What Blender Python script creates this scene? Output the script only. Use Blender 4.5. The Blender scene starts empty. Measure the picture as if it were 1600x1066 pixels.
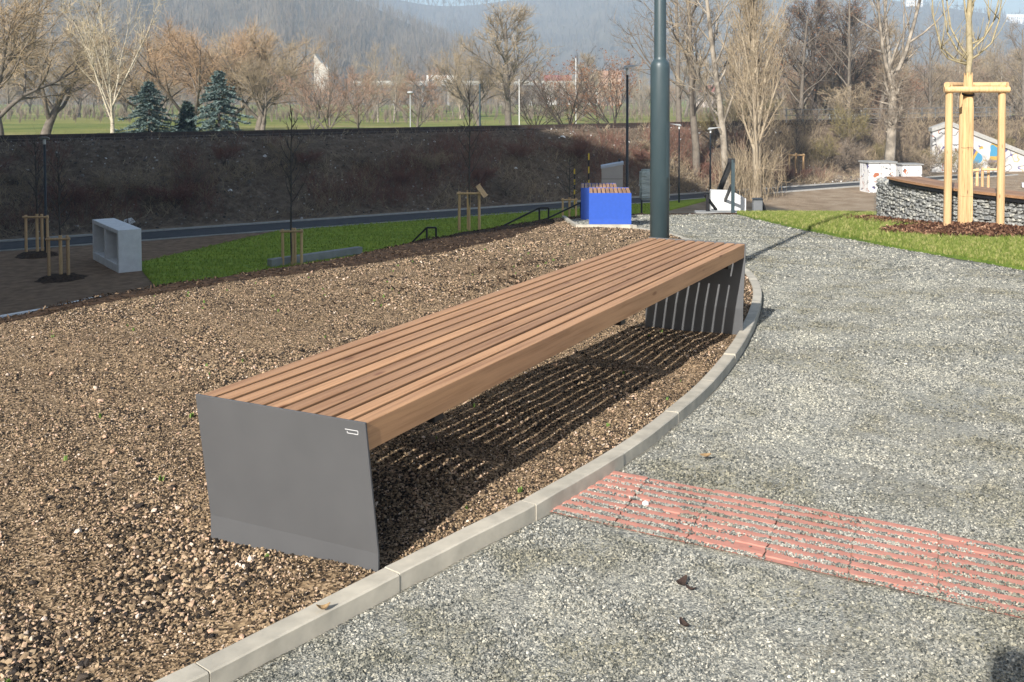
import bpy, bmesh, math, random
import numpy as np
from mathutils import Vector, Matrix
from mathutils.geometry import delaunay_2d_cdt

sc = bpy.context.scene
col = sc.collection
RAD = math.radians

# ------------------------------------------------------------------ camera
cam_d = bpy.data.cameras.new('camera')
cam = bpy.data.objects.new('camera', cam_d)
col.objects.link(cam)
cam.location = (0, 0, 1.45)
cam.rotation_euler = (math.pi / 2 - 0.0349, 0, 0)
cam_d.sensor_width = 36.0
cam_d.lens = 36.0 * 1587.1 / 1600.0
cam_d.shift_x = -0.0732
cam_d.shift_y = -0.2075
cam_d.clip_start = 0.05
cam_d.clip_end = 6000
sc.camera = cam

# ------------------------------------------------------------------ sky and sun
SUN_ELEV = 30.0
SUN_HEAD = 20.8          # horizontal direction in which shadows fall, degrees right of +Y
world = bpy.data.worlds.new('World')
sc.world = world
world.use_nodes = True
wn = world.node_tree
wn.nodes.clear()
sky = wn.nodes.new('ShaderNodeTexSky')
sky.sky_type = 'NISHITA'
sky.sun_disc = False
sky.sun_elevation = RAD(SUN_ELEV)
sky.sun_rotation = RAD(180 + SUN_HEAD)
sky.air_density = 1.0
sky.dust_density = 2.0
sky.ozone_density = 0.7
sky.altitude = 250
bg = wn.nodes.new('ShaderNodeBackground')
bg.inputs['Strength'].default_value = 0.085
wo = wn.nodes.new('ShaderNodeOutputWorld')
wn.links.new(sky.outputs[0], bg.inputs[0])
wn.links.new(bg.outputs[0], wo.inputs[0])

sl = bpy.data.lights.new('sun', 'SUN')
sl.energy = 5.0
sl.angle = RAD(0.55)
sl.color = (1.0, 0.965, 0.91)
sun = bpy.data.objects.new('sun', sl)
col.objects.link(sun)
sdir = Vector((math.sin(RAD(SUN_HEAD)) * math.cos(RAD(SUN_ELEV)), math.cos(RAD(SUN_HEAD)) * math.cos(RAD(SUN_ELEV)), -math.sin(RAD(SUN_ELEV))))
sun.rotation_euler = sdir.to_track_quat('-Z', 'Y').to_euler()
sun.location = (-20, -40, 60)

sc.view_settings.view_transform = 'Standard'
sc.view_settings.look = 'None'
sc.view_settings.exposure = 0.85
sc.view_settings.gamma = 1.0
sc.view_settings.use_curve_mapping = False
sc.cycles.max_bounces = 6
sc.cycles.diffuse_bounces = 3
sc.cycles.volume_bounces = 1
sc.cycles.transparent_max_bounces = 8

# ------------------------------------------------------------------ materials
def new_mat(name):
    m = bpy.data.materials.new(name)
    m.use_nodes = True
    nt = m.node_tree
    b = nt.nodes['Principled BSDF']
    return m, nt, b

def nd(nt, t, **kw):
    n = nt.nodes.new(t)
    for k, v in kw.items():
        setattr(n, k, v)
    return n

def ramp(nt, stops, interp='LINEAR'):
    r = nt.nodes.new('ShaderNodeValToRGB')
    r.color_ramp.interpolation = interp
    e = r.color_ramp.elements
    while len(e) < len(stops):
        e.new(0.5)
    for i, (p, c) in enumerate(stops):
        e[i].position = p
        e[i].color = (c[0], c[1], c[2], 1)
    return r

def mix_rgb(nt, fac, a, b, blend='MIX'):
    m = nt.nodes.new('ShaderNodeMix')
    m.data_type = 'RGBA'
    m.blend_type = blend
    for sock, v in ((m.inputs[0], fac), (m.inputs[6], a), (m.inputs[7], b)):
        if isinstance(v, bpy.types.NodeSocket):
            nt.links.new(v, sock)
        elif isinstance(v, (int, float)):
            sock.default_value = v
        else:
            sock.default_value = (v[0], v[1], v[2], 1)
    return m.outputs[2]

def coords(nt, scale=(1, 1, 1), kind='Object'):
    tc = nt.nodes.new('ShaderNodeTexCoord')
    mp = nt.nodes.new('ShaderNodeMapping')
    mp.inputs['Scale'].default_value = scale
    nt.links.new(tc.outputs[kind], mp.inputs[0])
    return mp.outputs[0]

def noise(nt, vec, scale, detail=4, rough=0.55):
    n = nt.nodes.new('ShaderNodeTexNoise')
    n.inputs['Scale'].default_value = scale
    n.inputs['Detail'].default_value = detail
    n.inputs['Roughness'].default_value = rough
    nt.links.new(vec, n.inputs['Vector'])
    return n.outputs['Fac']

def bump(nt, b, h, strength, dist):
    bn = nt.nodes.new('ShaderNodeBump')
    bn.inputs['Strength'].default_value = strength
    bn.inputs['Distance'].default_value = dist
    nt.links.new(h, bn.inputs['Height'])
    nt.links.new(bn.outputs[0], b.inputs['Normal'])

MATS = {}
def simple(name, c1, c2=None, scale=8.0, rough=0.7, metal=0.0, bstr=0.0, bdist=0.01, detail=5, spec=0.3, lo=0.35, hi=0.65, vscale=(1, 1, 1)):
    if name in MATS:
        return MATS[name]
    m, nt, b = new_mat(name)
    b.inputs['Roughness'].default_value = rough
    b.inputs['Metallic'].default_value = metal
    b.inputs['Specular IOR Level'].default_value = spec
    v = coords(nt, vscale)
    f = noise(nt, v, scale, detail)
    c2 = c2 or tuple(x * 0.8 for x in c1)
    r = ramp(nt, [(lo, c1), (hi, c2)])
    nt.links.new(f, r.inputs[0])
    nt.links.new(r.outputs[0], b.inputs['Base Color'])
    if bstr:
        bump(nt, b, f, bstr, bdist)
    MATS[name] = m
    return m

def random_tone(name, stops, rough=0.8, spec=0.2, patchy=False):
    """colour picked once for each scattered piece"""
    m, nt, b = new_mat(name)
    b.inputs['Roughness'].default_value = rough
    b.inputs['Specular IOR Level'].default_value = spec
    oi = nt.nodes.new('ShaderNodeObjectInfo')
    r = ramp(nt, stops)
    nt.links.new(oi.outputs['Random'], r.inputs[0])
    c = r.outputs[0]
    if patchy:      # damp, dusty and muddy patches that run across the ground
        ge = nt.nodes.new('ShaderNodeNewGeometry')
        f = noise(nt, ge.outputs['Position'], 1.5, 7, .7)
        pr = ramp(nt, [(.34, (1.25, 1.23, 1.15)), (.47, (.98, .98, .97)), (.57, (.78, .76, .67)), (.70, (.58, .54, .43))])
        nt.links.new(f, pr.inputs[0])
        c = mix_rgb(nt, 1.0, c, pr.outputs[0], 'MULTIPLY')
    nt.links.new(c, b.inputs['Base Color'])
    MATS[name] = m
    return m

# chipped stone of the path: fine crushed granite with dusty and damp patches
def mat_path():
    m, nt, b = new_mat('crushed_granite')
    b.inputs['Roughness'].default_value = 0.9
    b.inputs['Specular IOR Level'].default_value = 0.15
    v = coords(nt)
    vo = nd(nt, 'ShaderNodeTexVoronoi'); vo.inputs['Scale'].default_value = 170
    nt.links.new(v, vo.inputs['Vector'])
    chips = ramp(nt, [(0.0, (.09, .094, .09)), (.3, (.20, .203, .185)), (.6, (.32, .313, .272)), (.85, (.45, .43, .36)), (1, (.6, .565, .475))])
    sep = nd(nt, 'ShaderNodeSeparateColor')
    nt.links.new(vo.outputs['Color'], sep.inputs[0])
    nt.links.new(sep.outputs[0], chips.inputs[0])
    sand = noise(nt, v, 260, 3)
    sandc = ramp(nt, [(.3, (.24, .227, .19)), (.7, (.37, .35, .295))])
    nt.links.new(sand, sandc.inputs[0])
    pn = noise(nt, v, 1.7, 7, .68)
    pr = ramp(nt, [(.42, (0, 0, 0)), (.68, (1, 1, 1))])
    nt.links.new(pn, pr.inputs[0])
    c = mix_rgb(nt, pr.outputs[0], chips.outputs[0], sandc.outputs[0])
    dn = noise(nt, coords(nt, (1.25, .8, 1)), 2.6, 7, .72)
    dr = ramp(nt, [(.36, (1.15, 1.13, 1.06)), (.5, (1, 1, 1)), (.68, (.62, .585, .49))])
    nt.links.new(dn, dr.inputs[0])
    c = mix_rgb(nt, 1.0, c, dr.outputs[0], 'MULTIPLY')
    nt.links.new(c, b.inputs['Base Color'])
    bump(nt, b, vo.outputs['Distance'], .6, .006)
    return m

def mat_bed():
    m, nt, b = new_mat('bed_soil')
    b.inputs['Roughness'].default_value = 0.95
    b.inputs['Specular IOR Level'].default_value = 0.1
    v = coords(nt)
    vo = nd(nt, 'ShaderNodeTexVoronoi'); vo.inputs['Scale'].default_value = 120
    nt.links.new(v, vo.inputs['Vector'])
    chips = ramp(nt, [(0.0, (.035, .027, .02)), (.3, (.10, .07, .045)), (.55, (.23, .165, .105)), (.8, (.38, .28, .18)), (1, (.52, .39, .28))])
    sep = nd(nt, 'ShaderNodeSeparateColor')
    nt.links.new(vo.outputs['Color'], sep.inputs[0])
    nt.links.new(sep.outputs[0], chips.inputs[0])
    f = noise(nt, v, 1.1, 6, .65)
    fr = ramp(nt, [(.35, (.72, .68, .62)), (.65, (1.1, 1.05, .95))])
    nt.links.new(f, fr.inputs[0])
    c = mix_rgb(nt, 1.0, chips.outputs[0], fr.outputs[0], 'MULTIPLY')
    nt.links.new(c, b.inputs['Base Color'])
    bump(nt, b, vo.outputs['Distance'], .4, .004)
    return m

def mat_wood(name, base, dark, long_axis=0, scale=1.0, rough=.55):
    m, nt, b = new_mat(name)
    b.inputs['Roughness'].default_value = rough
    b.inputs['Specular IOR Level'].default_value = 0.3
    s = [34 * scale] * 3
    s[long_axis] = 1.3 * scale
    tc = nd(nt, 'ShaderNodeTexCoord')
    oi = nd(nt, 'ShaderNodeObjectInfo')
    add = nd(nt, 'ShaderNodeVectorMath', operation='ADD')
    cmb = nd(nt, 'ShaderNodeCombineXYZ')
    mul = nd(nt, 'ShaderNodeMath', operation='MULTIPLY'); mul.inputs[1].default_value = 40
    nt.links.new(oi.outputs['Random'], mul.inputs[0])
    for i in range(3):
        nt.links.new(mul.outputs[0], cmb.inputs[i])
    nt.links.new(tc.outputs['Object'], add.inputs[0])
    nt.links.new(cmb.outputs[0], add.inputs[1])
    mp = nd(nt, 'ShaderNodeMapping'); mp.inputs['Scale'].default_value = s
    nt.links.new(add.outputs[0], mp.inputs[0])
    g = noise(nt, mp.outputs[0], 1.6, 7, .6)
    gr = ramp(nt, [(.3, dark), (.52, base), (.75, tuple(min(1, x * 1.18) for x in base))])
    nt.links.new(g, gr.inputs[0])
    # broad tone drift and knots
    s2 = [9.0] * 3; s2[long_axis] = .9
    mp2 = nd(nt, 'ShaderNodeMapping'); mp2.inputs['Scale'].default_value = s2
    nt.links.new(add.outputs[0], mp2.inputs[0])
    d = noise(nt, mp2.outputs[0], .9, 3)
    dr = ramp(nt, [(.3, (.82, .8, .8)), (.7, (1.12, 1.1, 1.06))])
    nt.links.new(d, dr.inputs[0])
    c = mix_rgb(nt, 1.0, gr.outputs[0], dr.outputs[0], 'MULTIPLY')
    s3 = [11.0] * 3; s3[long_axis] = 3.2
    mp3 = nd(nt, 'ShaderNodeMapping'); mp3.inputs['Scale'].default_value = s3
    nt.links.new(add.outputs[0], mp3.inputs[0])
    kn = nd(nt, 'ShaderNodeTexVoronoi'); kn.inputs['Scale'].default_value = 1.0
    nt.links.new(mp3.outputs[0], kn.inputs['Vector'])
    kr = ramp(nt, [(.05, (.45, .34, .3)), (.13, (1, 1, 1))])
    nt.links.new(kn.outputs['Distance'], kr.inputs[0])
    c = mix_rgb(nt, .8, c, kr.outputs[0], 'MULTIPLY')
    tr = ramp(nt, [(0, (.76, .74, .73)), (1, (1.13, 1.12, 1.1))])
    nt.links.new(oi.outputs['Random'], tr.inputs[0])
    c = mix_rgb(nt, 1.0, c, tr.outputs[0], 'MULTIPLY')
    nt.links.new(c, b.inputs['Base Color'])
    bump(nt, b, g, .25, .002)
    return m

def mat_ground():
    m, nt, b = new_mat('ground_mixed')
    b.inputs['Roughness'].default_value = 0.95
    b.inputs['Specular IOR Level'].default_value = 0.1
    v = coords(nt)
    ez = nd(nt, 'ShaderNodeAttribute'); ez.attribute_name = 'embank'
    gz = nd(nt, 'ShaderNodeAttribute'); gz.attribute_name = 'meadow'
    n1 = noise(nt, v, .9, 8, .7)
    earth = ramp(nt, [(.3, (.26, .185, .12)), (.5, (.40, .30, .205)), (.72, (.50, .40, .29))])
    nt.links.new(n1, earth.inputs[0])
    n2 = noise(nt, v, 2.2, 10, .8)
    emb = ramp(nt, [(.3, (.06, .043, .03)), (.45, (.15, .11, .076)), (.57, (.25, .19, .135)), (.70, (.40, .34, .27))])
    nt.links.new(n2, emb.inputs[0])
    n3 = noise(nt, coords(nt, (.35, 1, 1)), .09, 6, .6)
    gr = ramp(nt, [(.32, (.12, .16, .035)), (.46, (.20, .225, .06)), (.58, (.28, .27, .09)), (.70, (.38, .31, .16))])
    nt.links.new(n3, gr.inputs[0])
    n4 = noise(nt, v, 3, 6, .7)
    g4 = ramp(nt, [(.3, (.75, .75, .75)), (.7, (1.2, 1.2, 1.1))])
    nt.links.new(n4, g4.inputs[0])
    g = mix_rgb(nt, 1.0, gr.outputs[0], g4.outputs[0], 'MULTIPLY')
    c = mix_rgb(nt, ez.outputs['Fac'], earth.outputs[0], emb.outputs[0])
    c = mix_rgb(nt, gz.outputs['Fac'], c, g)
    nt.links.new(c, b.inputs['Base Color'])
    bump(nt, b, n2, 1.0, .3)
    return m

def mat_lawn(name, a, bcol, ccol):
    m, nt, b = new_mat(name)
    b.inputs['Roughness'].default_value = 0.9
    b.inputs['Specular IOR Level'].default_value = 0.15
    v = coords(nt)
    f = noise(nt, v, 5, 9, .75)
    r = ramp(nt, [(.3, a), (.52, bcol), (.72, ccol)])
    nt.links.new(f, r.inputs[0])
    f2 = noise(nt, coords(nt, (.25, 2.0, 1)), 1.2, 3)
    r2 = ramp(nt, [(.35, (.8, .85, .8)), (.65, (1.15, 1.1, 1.05))])
    nt.links.new(f2, r2.inputs[0])
    c = mix_rgb(nt, 1.0, r.outputs[0], r2.outputs[0], 'MULTIPLY')
    nt.links.new(c, b.inputs['Base Color'])
    bump(nt, b, noise(nt, v, 60, 4), .7, .03)
    return m

def mat_graffiti(name, base=(.8, .8, .8), sc_=1.0):
    m, nt, b = new_mat(name)
    b.inputs['Roughness'].default_value = .8
    v = coords(nt, (1.0 * sc_,) * 3)
    n = noise(nt, v, .75, 2, .4)
    line = ramp(nt, [(.445, (0, 0, 0)), (.452, (1, 1, 1)), (.472, (1, 1, 1)), (.48, (0, 0, 0))])
    nt.links.new(n, line.inputs[0])
    hue = noise(nt, v, .35, 1)
    hc = ramp(nt, [(.3, (.35, .12, .06)), (.40, (.04, .04, .05)), (.52, (.10, .09, .22)), (.6, (.45, .30, .06)), (.7, (.06, .25, .4))], 'CONSTANT')
    nt.links.new(hue, hc.inputs[0])
    fill = noise(nt, v, .5, 1)
    fr = ramp(nt, [(.61, (0, 0, 0)), (.62, (1, 1, 1))])
    nt.links.new(fill, fr.inputs[0])
    grime = noise(nt, coords(nt), 1.5, 6)
    grr = ramp(nt, [(.3, tuple(x * .8 for x in base)), (.7, base)])
    nt.links.new(grime, grr.inputs[0])
    c = mix_rgb(nt, fr.outputs[0], grr.outputs[0], hc.outputs[0])
    c = mix_rgb(nt, line.outputs[0], c, hc.outputs[0])
    nt.links.new(c, b.inputs['Base Color'])
    return m

M_PATH = mat_path(); M_BED = mat_bed(); M_GROUND = mat_ground()
M_LAWN = mat_lawn('fresh_turf', (.07, .12, .018), (.12, .18, .03), (.20, .25, .06))
M_LAWN_LOW = mat_lawn('low_turf', (.17, .25, .015), (.25, .33, .025), (.33, .40, .05))
M_SLAT = mat_wood('thermowood', (.43, .245, .13), (.30, .155, .075))
M_STAKE = mat_wood('peeled_pine', (.66, .45, .24), (.48, .30, .15), 2, .6, .7)
M_SEATWOOD = mat_wood('seat_wood', (.33, .19, .105), (.25, .135, .075), 0, .7)
M_PANEL = simple('anthracite_powder_coat', (.088, .089, .092), (.081, .082, .085), 7, .5, 0, .04, .001, spec=.35)
M_BLUE = simple('blue_powder_coat', (.03, .09, .42), (.028, .083, .38), 20, .5, 0, .03, .001)
M_BLACK = simple('black_steel', (.012, .012, .014), (.018, .018, .02), 20, .45)
M_POLE = simple('grey_green_pole_paint', (.034, .056, .065), (.044, .068, .077), 14, .42, 0, .06, .002, spec=.5, vscale=(1, 1, .25))
M_LAMPPOST = simple('charcoal_pole_paint', (.02, .026, .032), (.03, .035, .04), 10, .4)
M_LAMPHEAD = simple('grey_lamp_head', (.42, .43, .42), (.36, .37, .36), 10, .4)
M_WHITEPLASTIC = simple('pale_plastic', (.75, .75, .73), (.68, .68, .66), 10, .5)
M_KERB = simple('kerb_concrete', (.50, .455, .37), (.36, .33, .27), 9, .9, 0, .5, .004, detail=9)
M_JOINT = simple('joint_dirt', (.16, .145, .12), (.12, .11, .09), 30, .95)
M_CONCRETE = simple('pale_precast', (.76, .755, .74), (.66, .655, .64), 4, .85, 0, .2, .004, detail=8)
M_CONCRETE_D = simple('grey_concrete', (.30, .30, .29), (.23, .23, .22), 3, .9, 0, .3, .01, detail=8)
M_WHITEWALL = simple('white_render', (.78, .77, .74), (.68, .67, .64), 2, .85)
M_TILE = simple('red_concrete', (.54, .25, .19), (.43, .19, .145), 19, .97, 0, .6, .003, detail=8, lo=.3, hi=.7)
M_ASPHALT = simple('asphalt', (.045, .046, .048), (.068, .069, .07), 4, .9, 0, .3, .01, detail=9)
M_EDGE = simple('pale_edging', (.42, .41, .38), (.34, .33, .3), 6, .9)
M_MULCHSOIL = simple('dark_mulch_soil', (.022, .014, .009), (.085, .052, .032), 14, .95, 0, 1.0, .03, detail=9, spec=.1)
M_EARTH = simple('bare_earth', (.20, .135, .088), (.33, .24, .165), 2.5, .95, 0, .8, .04, detail=9, spec=.1)
M_EARTH_LOW = simple('low_bed_earth', (.16, .10, .058), (.26, .17, .105), 3, .95, 0, .6, .04, detail=9, spec=.1)
M_STEELGREY = simple('grey_cabinet', (.36, .345, .325), (.33, .315, .295), 3, .55)
M_RAIL = simple('rusty_rail', (.05, .035, .028), (.08, .06, .05), 5, .6, .3)
M_SLEEPER = simple('sleeper', (.09, .08, .07), (.06, .05, .045), 5, .9)
M_REED = mat_wood('reed_mat', (.64, .45, .24), (.36, .22, .10), 2, 1.4, .8)
M_WIRE = simple('galvanised_wire', (.3, .31, .31), (.22, .22, .22), 20, .5, .6)
M_PAPER = simple('paper', (.75, .75, .73), (.65, .65, .62), 20, .9)
M_YELLOW = simple('yellow_plastic', (.65, .45, .04), (.6, .4, .03), 10, .6)
M_GRAF = mat_graffiti('graffiti_cabinet', (.78, .77, .75), 3.0)
M_GRAFWALL = mat_graffiti('graffiti_wall', (.58, .565, .54), 1.3)
M_STONES = random_tone('unused_stone', [(0, (.2, .2, .2)), (1, (.4, .4, .4))])

def mat_wrap():
    m, nt, b = new_mat('plastic_film')
    b.inputs['Base Color'].default_value = (.42, .50, .48, 1)
    b.inputs['Roughness'].default_value = .28
    b.inputs['Alpha'].default_value = .88
    v = coords(nt, (2, 2, 7))
    bump(nt, b, noise(nt, v, 2.5, 4), 1.0, .06)
    return m
M_WRAP = mat_wrap()

# ------------------------------------------------------------------ mesh helpers
def tag(o, label=None, cat=None, group=None, kind=None):
    if label: o['label'] = label
    if cat: o['category'] = cat
    if group: o['group'] = group
    if kind: o['kind'] = kind
    return o

def empty(name, loc=(0, 0, 0), rz=0.0, **kw):
    o = bpy.data.objects.new(name, None)
    o.empty_display_size = .1
    col.objects.link(o)
    o.location = loc
    o.rotation_euler = (0, 0, rz)
    return tag(o, **kw)

def mesh_np(name, v, f, mats, smooth=False):
    me = bpy.data.meshes.new(name)
    me.from_pydata([tuple(p) for p in v] if not isinstance(v, list) else v, [], f if isinstance(f, list) else f.tolist())
    for m in (mats if isinstance(mats, (list, tuple)) else [mats]):
        me.materials.append(m)
    if smooth:
        me.polygons.foreach_set('use_smooth', [True] * len(me.polygons))
    me.update()
    return me

def link(name, me, parent=None, loc=None, rot=None, **kw):
    o = bpy.data.objects.new(name, me)
    col.objects.link(o)
    if parent: o.parent = parent
    if loc is not None: o.location = loc
    if rot is not None: o.rotation_euler = rot
    return tag(o, **kw)

class MB:
    def __init__(s):
        s.v = []; s.f = []
    def add(s, vs, fs):
        k = len(s.v)
        s.v += [tuple(p) for p in vs]
        s.f += [tuple(i + k for i in q) for q in fs]
        return s
    def box(s, c, size, rot=None, ch=0.0):
        """box with chamfered edges when ch > 0"""
        hx, hy, hz = size[0] / 2, size[1] / 2, size[2] / 2
        R = rot if rot is not None else Matrix.Identity(3)
        c = Vector(c)
        if ch <= 0:
            vs = [Vector((x * hx, y * hy, z * hz)) for x in (-1, 1) for y in (-1, 1) for z in (-1, 1)]
            fs = [(0, 1, 3, 2), (4, 6, 7, 5), (0, 4, 5, 1), (2, 3, 7, 6), (0, 2, 6, 4), (1, 5, 7, 3)]
            return s.add([c + R @ p for p in vs], fs)
        bm = bmesh.new()
        bmesh.ops.create_cube(bm, size=1)
        for q in bm.verts:
            q.co = Vector((q.co.x * 2 * hx, q.co.y * 2 * hy, q.co.z * 2 * hz))
        bmesh.ops.bevel(bm, geom=list(bm.edges), offset=ch, segments=1, affect='EDGES', profile=.5)
        bm.verts.index_update()
        vs = [c + R @ q.co for q in bm.verts]
        fs = [tuple(q.index for q in f.verts) for f in bm.faces]
        bm.free()
        return s.add(vs, fs)
    def prism(s, pts, z0, z1):
        n = len(pts)
        vs = [(p[0], p[1], z0) for p in pts] + [(p[0], p[1], z1) for p in pts]
        fs = [tuple(range(n))[::-1], tuple(range(n, 2 * n))] + [(i, (i + 1) % n, n + (i + 1) % n, n + i) for i in range(n)]
        return s.add(vs, fs)
    def tube(s, pts, radii, n=6, caps=True):
        pts = [Vector(p) for p in pts]
        k = len(pts)
        if not hasattr(radii, '__len__'):
            radii = [radii] * k
        vs = []; fs = []
        prev = None
        for i in range(k):
            d = (pts[min(i + 1, k - 1)] - pts[max(i - 1, 0)])
            if d.length < 1e-9: d = Vector((0, 0, 1))
            d.normalize()
            a = prev if prev is not None else (Vector((1, 0, 0)) if abs(d.x) < .9 else Vector((0, 1, 0)))
            a = (a - d * a.dot(d))
            if a.length < 1e-6: a = d.orthogonal()
            a.normalize(); prev = a
            b = d.cross(a)
            for j in range(n):
                t = 2 * math.pi * j / n
                vs.append(pts[i] + (a * math.cos(t) + b * math.sin(t)) * radii[i])
        for i in range(k - 1):
            for j in range(n):
                fs.append((i * n + j, i * n + (j + 1) % n, (i + 1) * n + (j + 1) % n, (i + 1) * n + j))
        if caps:
            fs.append(tuple(range(n))[::-1]); fs.append(tuple(range((k - 1) * n, k * n)))
        return s.add(vs, fs)
    def mesh(s, name, mat, smooth=False):
        return mesh_np(name, s.v, s.f, mat, smooth)
    def build(s, name, mat, parent=None, smooth=False, **kw):
        return link(name, s.mesh(name, mat, smooth), parent, **kw)

def copy_tree(o, parent=None):
    c = o.copy()
    col.objects.link(c)
    c.parent = parent
    for ch in o.children:
        copy_tree(ch, c)
    return c

# ------------------------------------------------------------------ terrain
LOW = -4.75
CREST = np.array([(-16, -60), (-8.5, -6), (-5.3, 2), (-4.02, 6.9), (-3.62, 8.4), (-3.10, 9.4), (-2.45, 10.7), (-1.95, 13.2), (-1.3, 15.4), (-.65, 18), (0.2, 20.2),
                  (1.07, 20.9), (2.46, 21.6), (4.2, 22.2), (7, 21.4), (11, 19), (18, 15), (40, 7), (90, -5)], float)
PLATEAU = np.vstack([CREST, [(90, -80), (-16, -80)]])

def zp(y):
    t = np.clip(np.asarray(y, float) - 3.5, 0, 19)
    return -(.03 * t + .0018 * t * t)

def in_poly(px, py, poly):
    c = np.zeros(px.shape, bool)
    n = len(poly)
    j = n - 1
    for i in range(n):
        xi, yi = poly[i]; xj, yj = poly[j]
        if yi != yj:
            cond = ((yi > py) != (yj > py)) & (px < (xj - xi) * (py - yi) / (yj - yi) + xi)
            c ^= cond
        j = i
    return c

def line_dist(px, py, line):
    best = np.full(px.shape, 1e9); by = np.zeros(px.shape)
    for a, b in zip(line[:-1], line[1:]):
        d = b - a; L2 = d @ d
        t = np.clip(((px - a[0]) * d[0] + (py - a[1]) * d[1]) / L2, 0, 1)
        qx = a[0] + t * d[0]; qy = a[1] + t * d[1]
        dd = np.hypot(px - qx, py - qy)
        m = dd < best
        best[m] = dd[m]; by[m] = qy[m]
    return best, by

RU = np.array([.837, .547]); RN = np.array([-.547, .837]); R0 = np.array([-28.8, 49.8])
def rail_co(x, y):
    return (x - R0[0]) * RU[0] + (y - R0[1]) * RU[1], (x - R0[0]) * RN[0] + (y - R0[1]) * RN[1]
def sstep(a, b, x):
    t = np.clip((x - a) / (b - a), 0, 1)
    return t * t * (3 - 2 * t)
def wob(x, y, s=1.0):
    return (np.sin(x * 1.3 * s + 1.7 * np.sin(y * .7 * s)) + np.sin(y * 1.1 * s + 2.1 * np.sin(x * .9 * s + 1)) + .5 * np.sin(x * 3.1 * s + y * 2.3 * s)) / 2.5

def terrain(x, y):
    x = np.asarray(x, float); y = np.asarray(y, float)
    shp = x.shape
    x = x.ravel(); y = y.ravel()
    inside = in_poly(x, y, PLATEAU)
    d, cy = line_dist(x, y, CREST)
    zo = zp(cy) - .46 * (np.sqrt(d * d + .06) - .245)
    h = zo - LOW
    zo = LOW + (h + np.sqrt(h * h + .16)) / 2
    z = np.where(inside, zp(y), zo)
    s, n = rail_co(x, y)
    toe = -8.5 + 4.3 * sstep(36, 50, s)
    e = 3.85 * sstep(toe, -.6, n) ** .85
    e = np.where(n > 4.5, 3.85 - 2.6 * sstep(4.5, 11, n), e)
    e = e + np.where((n > toe) & (n < -.8), (.2 * wob(x, y, .7) + .13 * wob(x + 4, y, 1.7)) * sstep(toe, toe + 2, n) * sstep(-.8, -2, n), 0)
    e = e + np.where(n > 14, .35 * wob(x, y, .06) * sstep(14, 40, n), 0)
    z = np.where((n > -9.2) & ~inside, np.maximum(z, LOW + e), z)
    return z.reshape(shp)
def tz(x, y):
    return float(terrain(np.array([x]), np.array([y]))[0])

def axis_pts(lo, hi, fine_lo, fine_hi, step, grow=1.18):
    a = list(np.arange(fine_lo, fine_hi + 1e-6, step))
    p, s = a[-1], step
    while p < hi:
        s *= grow; p += s; a.append(min(p, hi))
    p, s = a[0], step
    while p > lo:
        s *= grow; p -= s; a.insert(0, max(p, lo))
    return np.array(sorted(set(a)))
gx = axis_pts(-3200, 3200, -36, 40, .8)
gy = axis_pts(-400, 3400, -14, 90, .8)
GX, GY = np.meshgrid(gx, gy)
GZ = terrain(GX, GY)
dd, _ = line_dist(GX.ravel(), GY.ravel(), CREST)
dd = dd.reshape(GX.shape)
ins = in_poly(GX.ravel(), GY.ravel(), PLATEAU).reshape(GX.shape)
GZ = GZ - np.where(ins, .25, .25 * (1 - sstep(2.0, 3.6, dd)))
ny_, nx_ = GX.shape
gv = np.stack([GX.ravel(), GY.ravel(), GZ.ravel()], 1)
ii = (np.arange(ny_ - 1)[:, None] * nx_ + np.arange(nx_ - 1)[None, :]).ravel()
gf = np.stack([ii, ii + 1, ii + nx_ + 1, ii + nx_], 1)
gme = mesh_np('ground', gv, gf, M_GROUND, True)
s_, n_ = rail_co(gv[:, 0], gv[:, 1])
toe_ = -8.5 + 4.3 * sstep(36, 50, s_)
emb = sstep(toe_ - .4, toe_ + .6, n_) * (1 - sstep(9, 11, n_))
mea = sstep(9, 12, n_)
for nm, arr in (('embank', emb), ('meadow', mea)):
    at = gme.attributes.new(nm, 'FLOAT', 'POINT')
    at.data.foreach_set('value', arr.astype(np.float32))
ground = link('ground', gme, label='brown earth, railway bank and green meadow ground', kind='structure')

def densify(poly, step):
    out = []
    n = len(poly)
    for i in range(n):
        a = np.array(poly[i], float); b = np.array(poly[(i + 1) % n], float)
        k = max(1, int(np.ceil(np.linalg.norm(b - a) / step)))
        for j in range(k):
            out.append(tuple(a + (b - a) * j / k))
    return out

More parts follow.
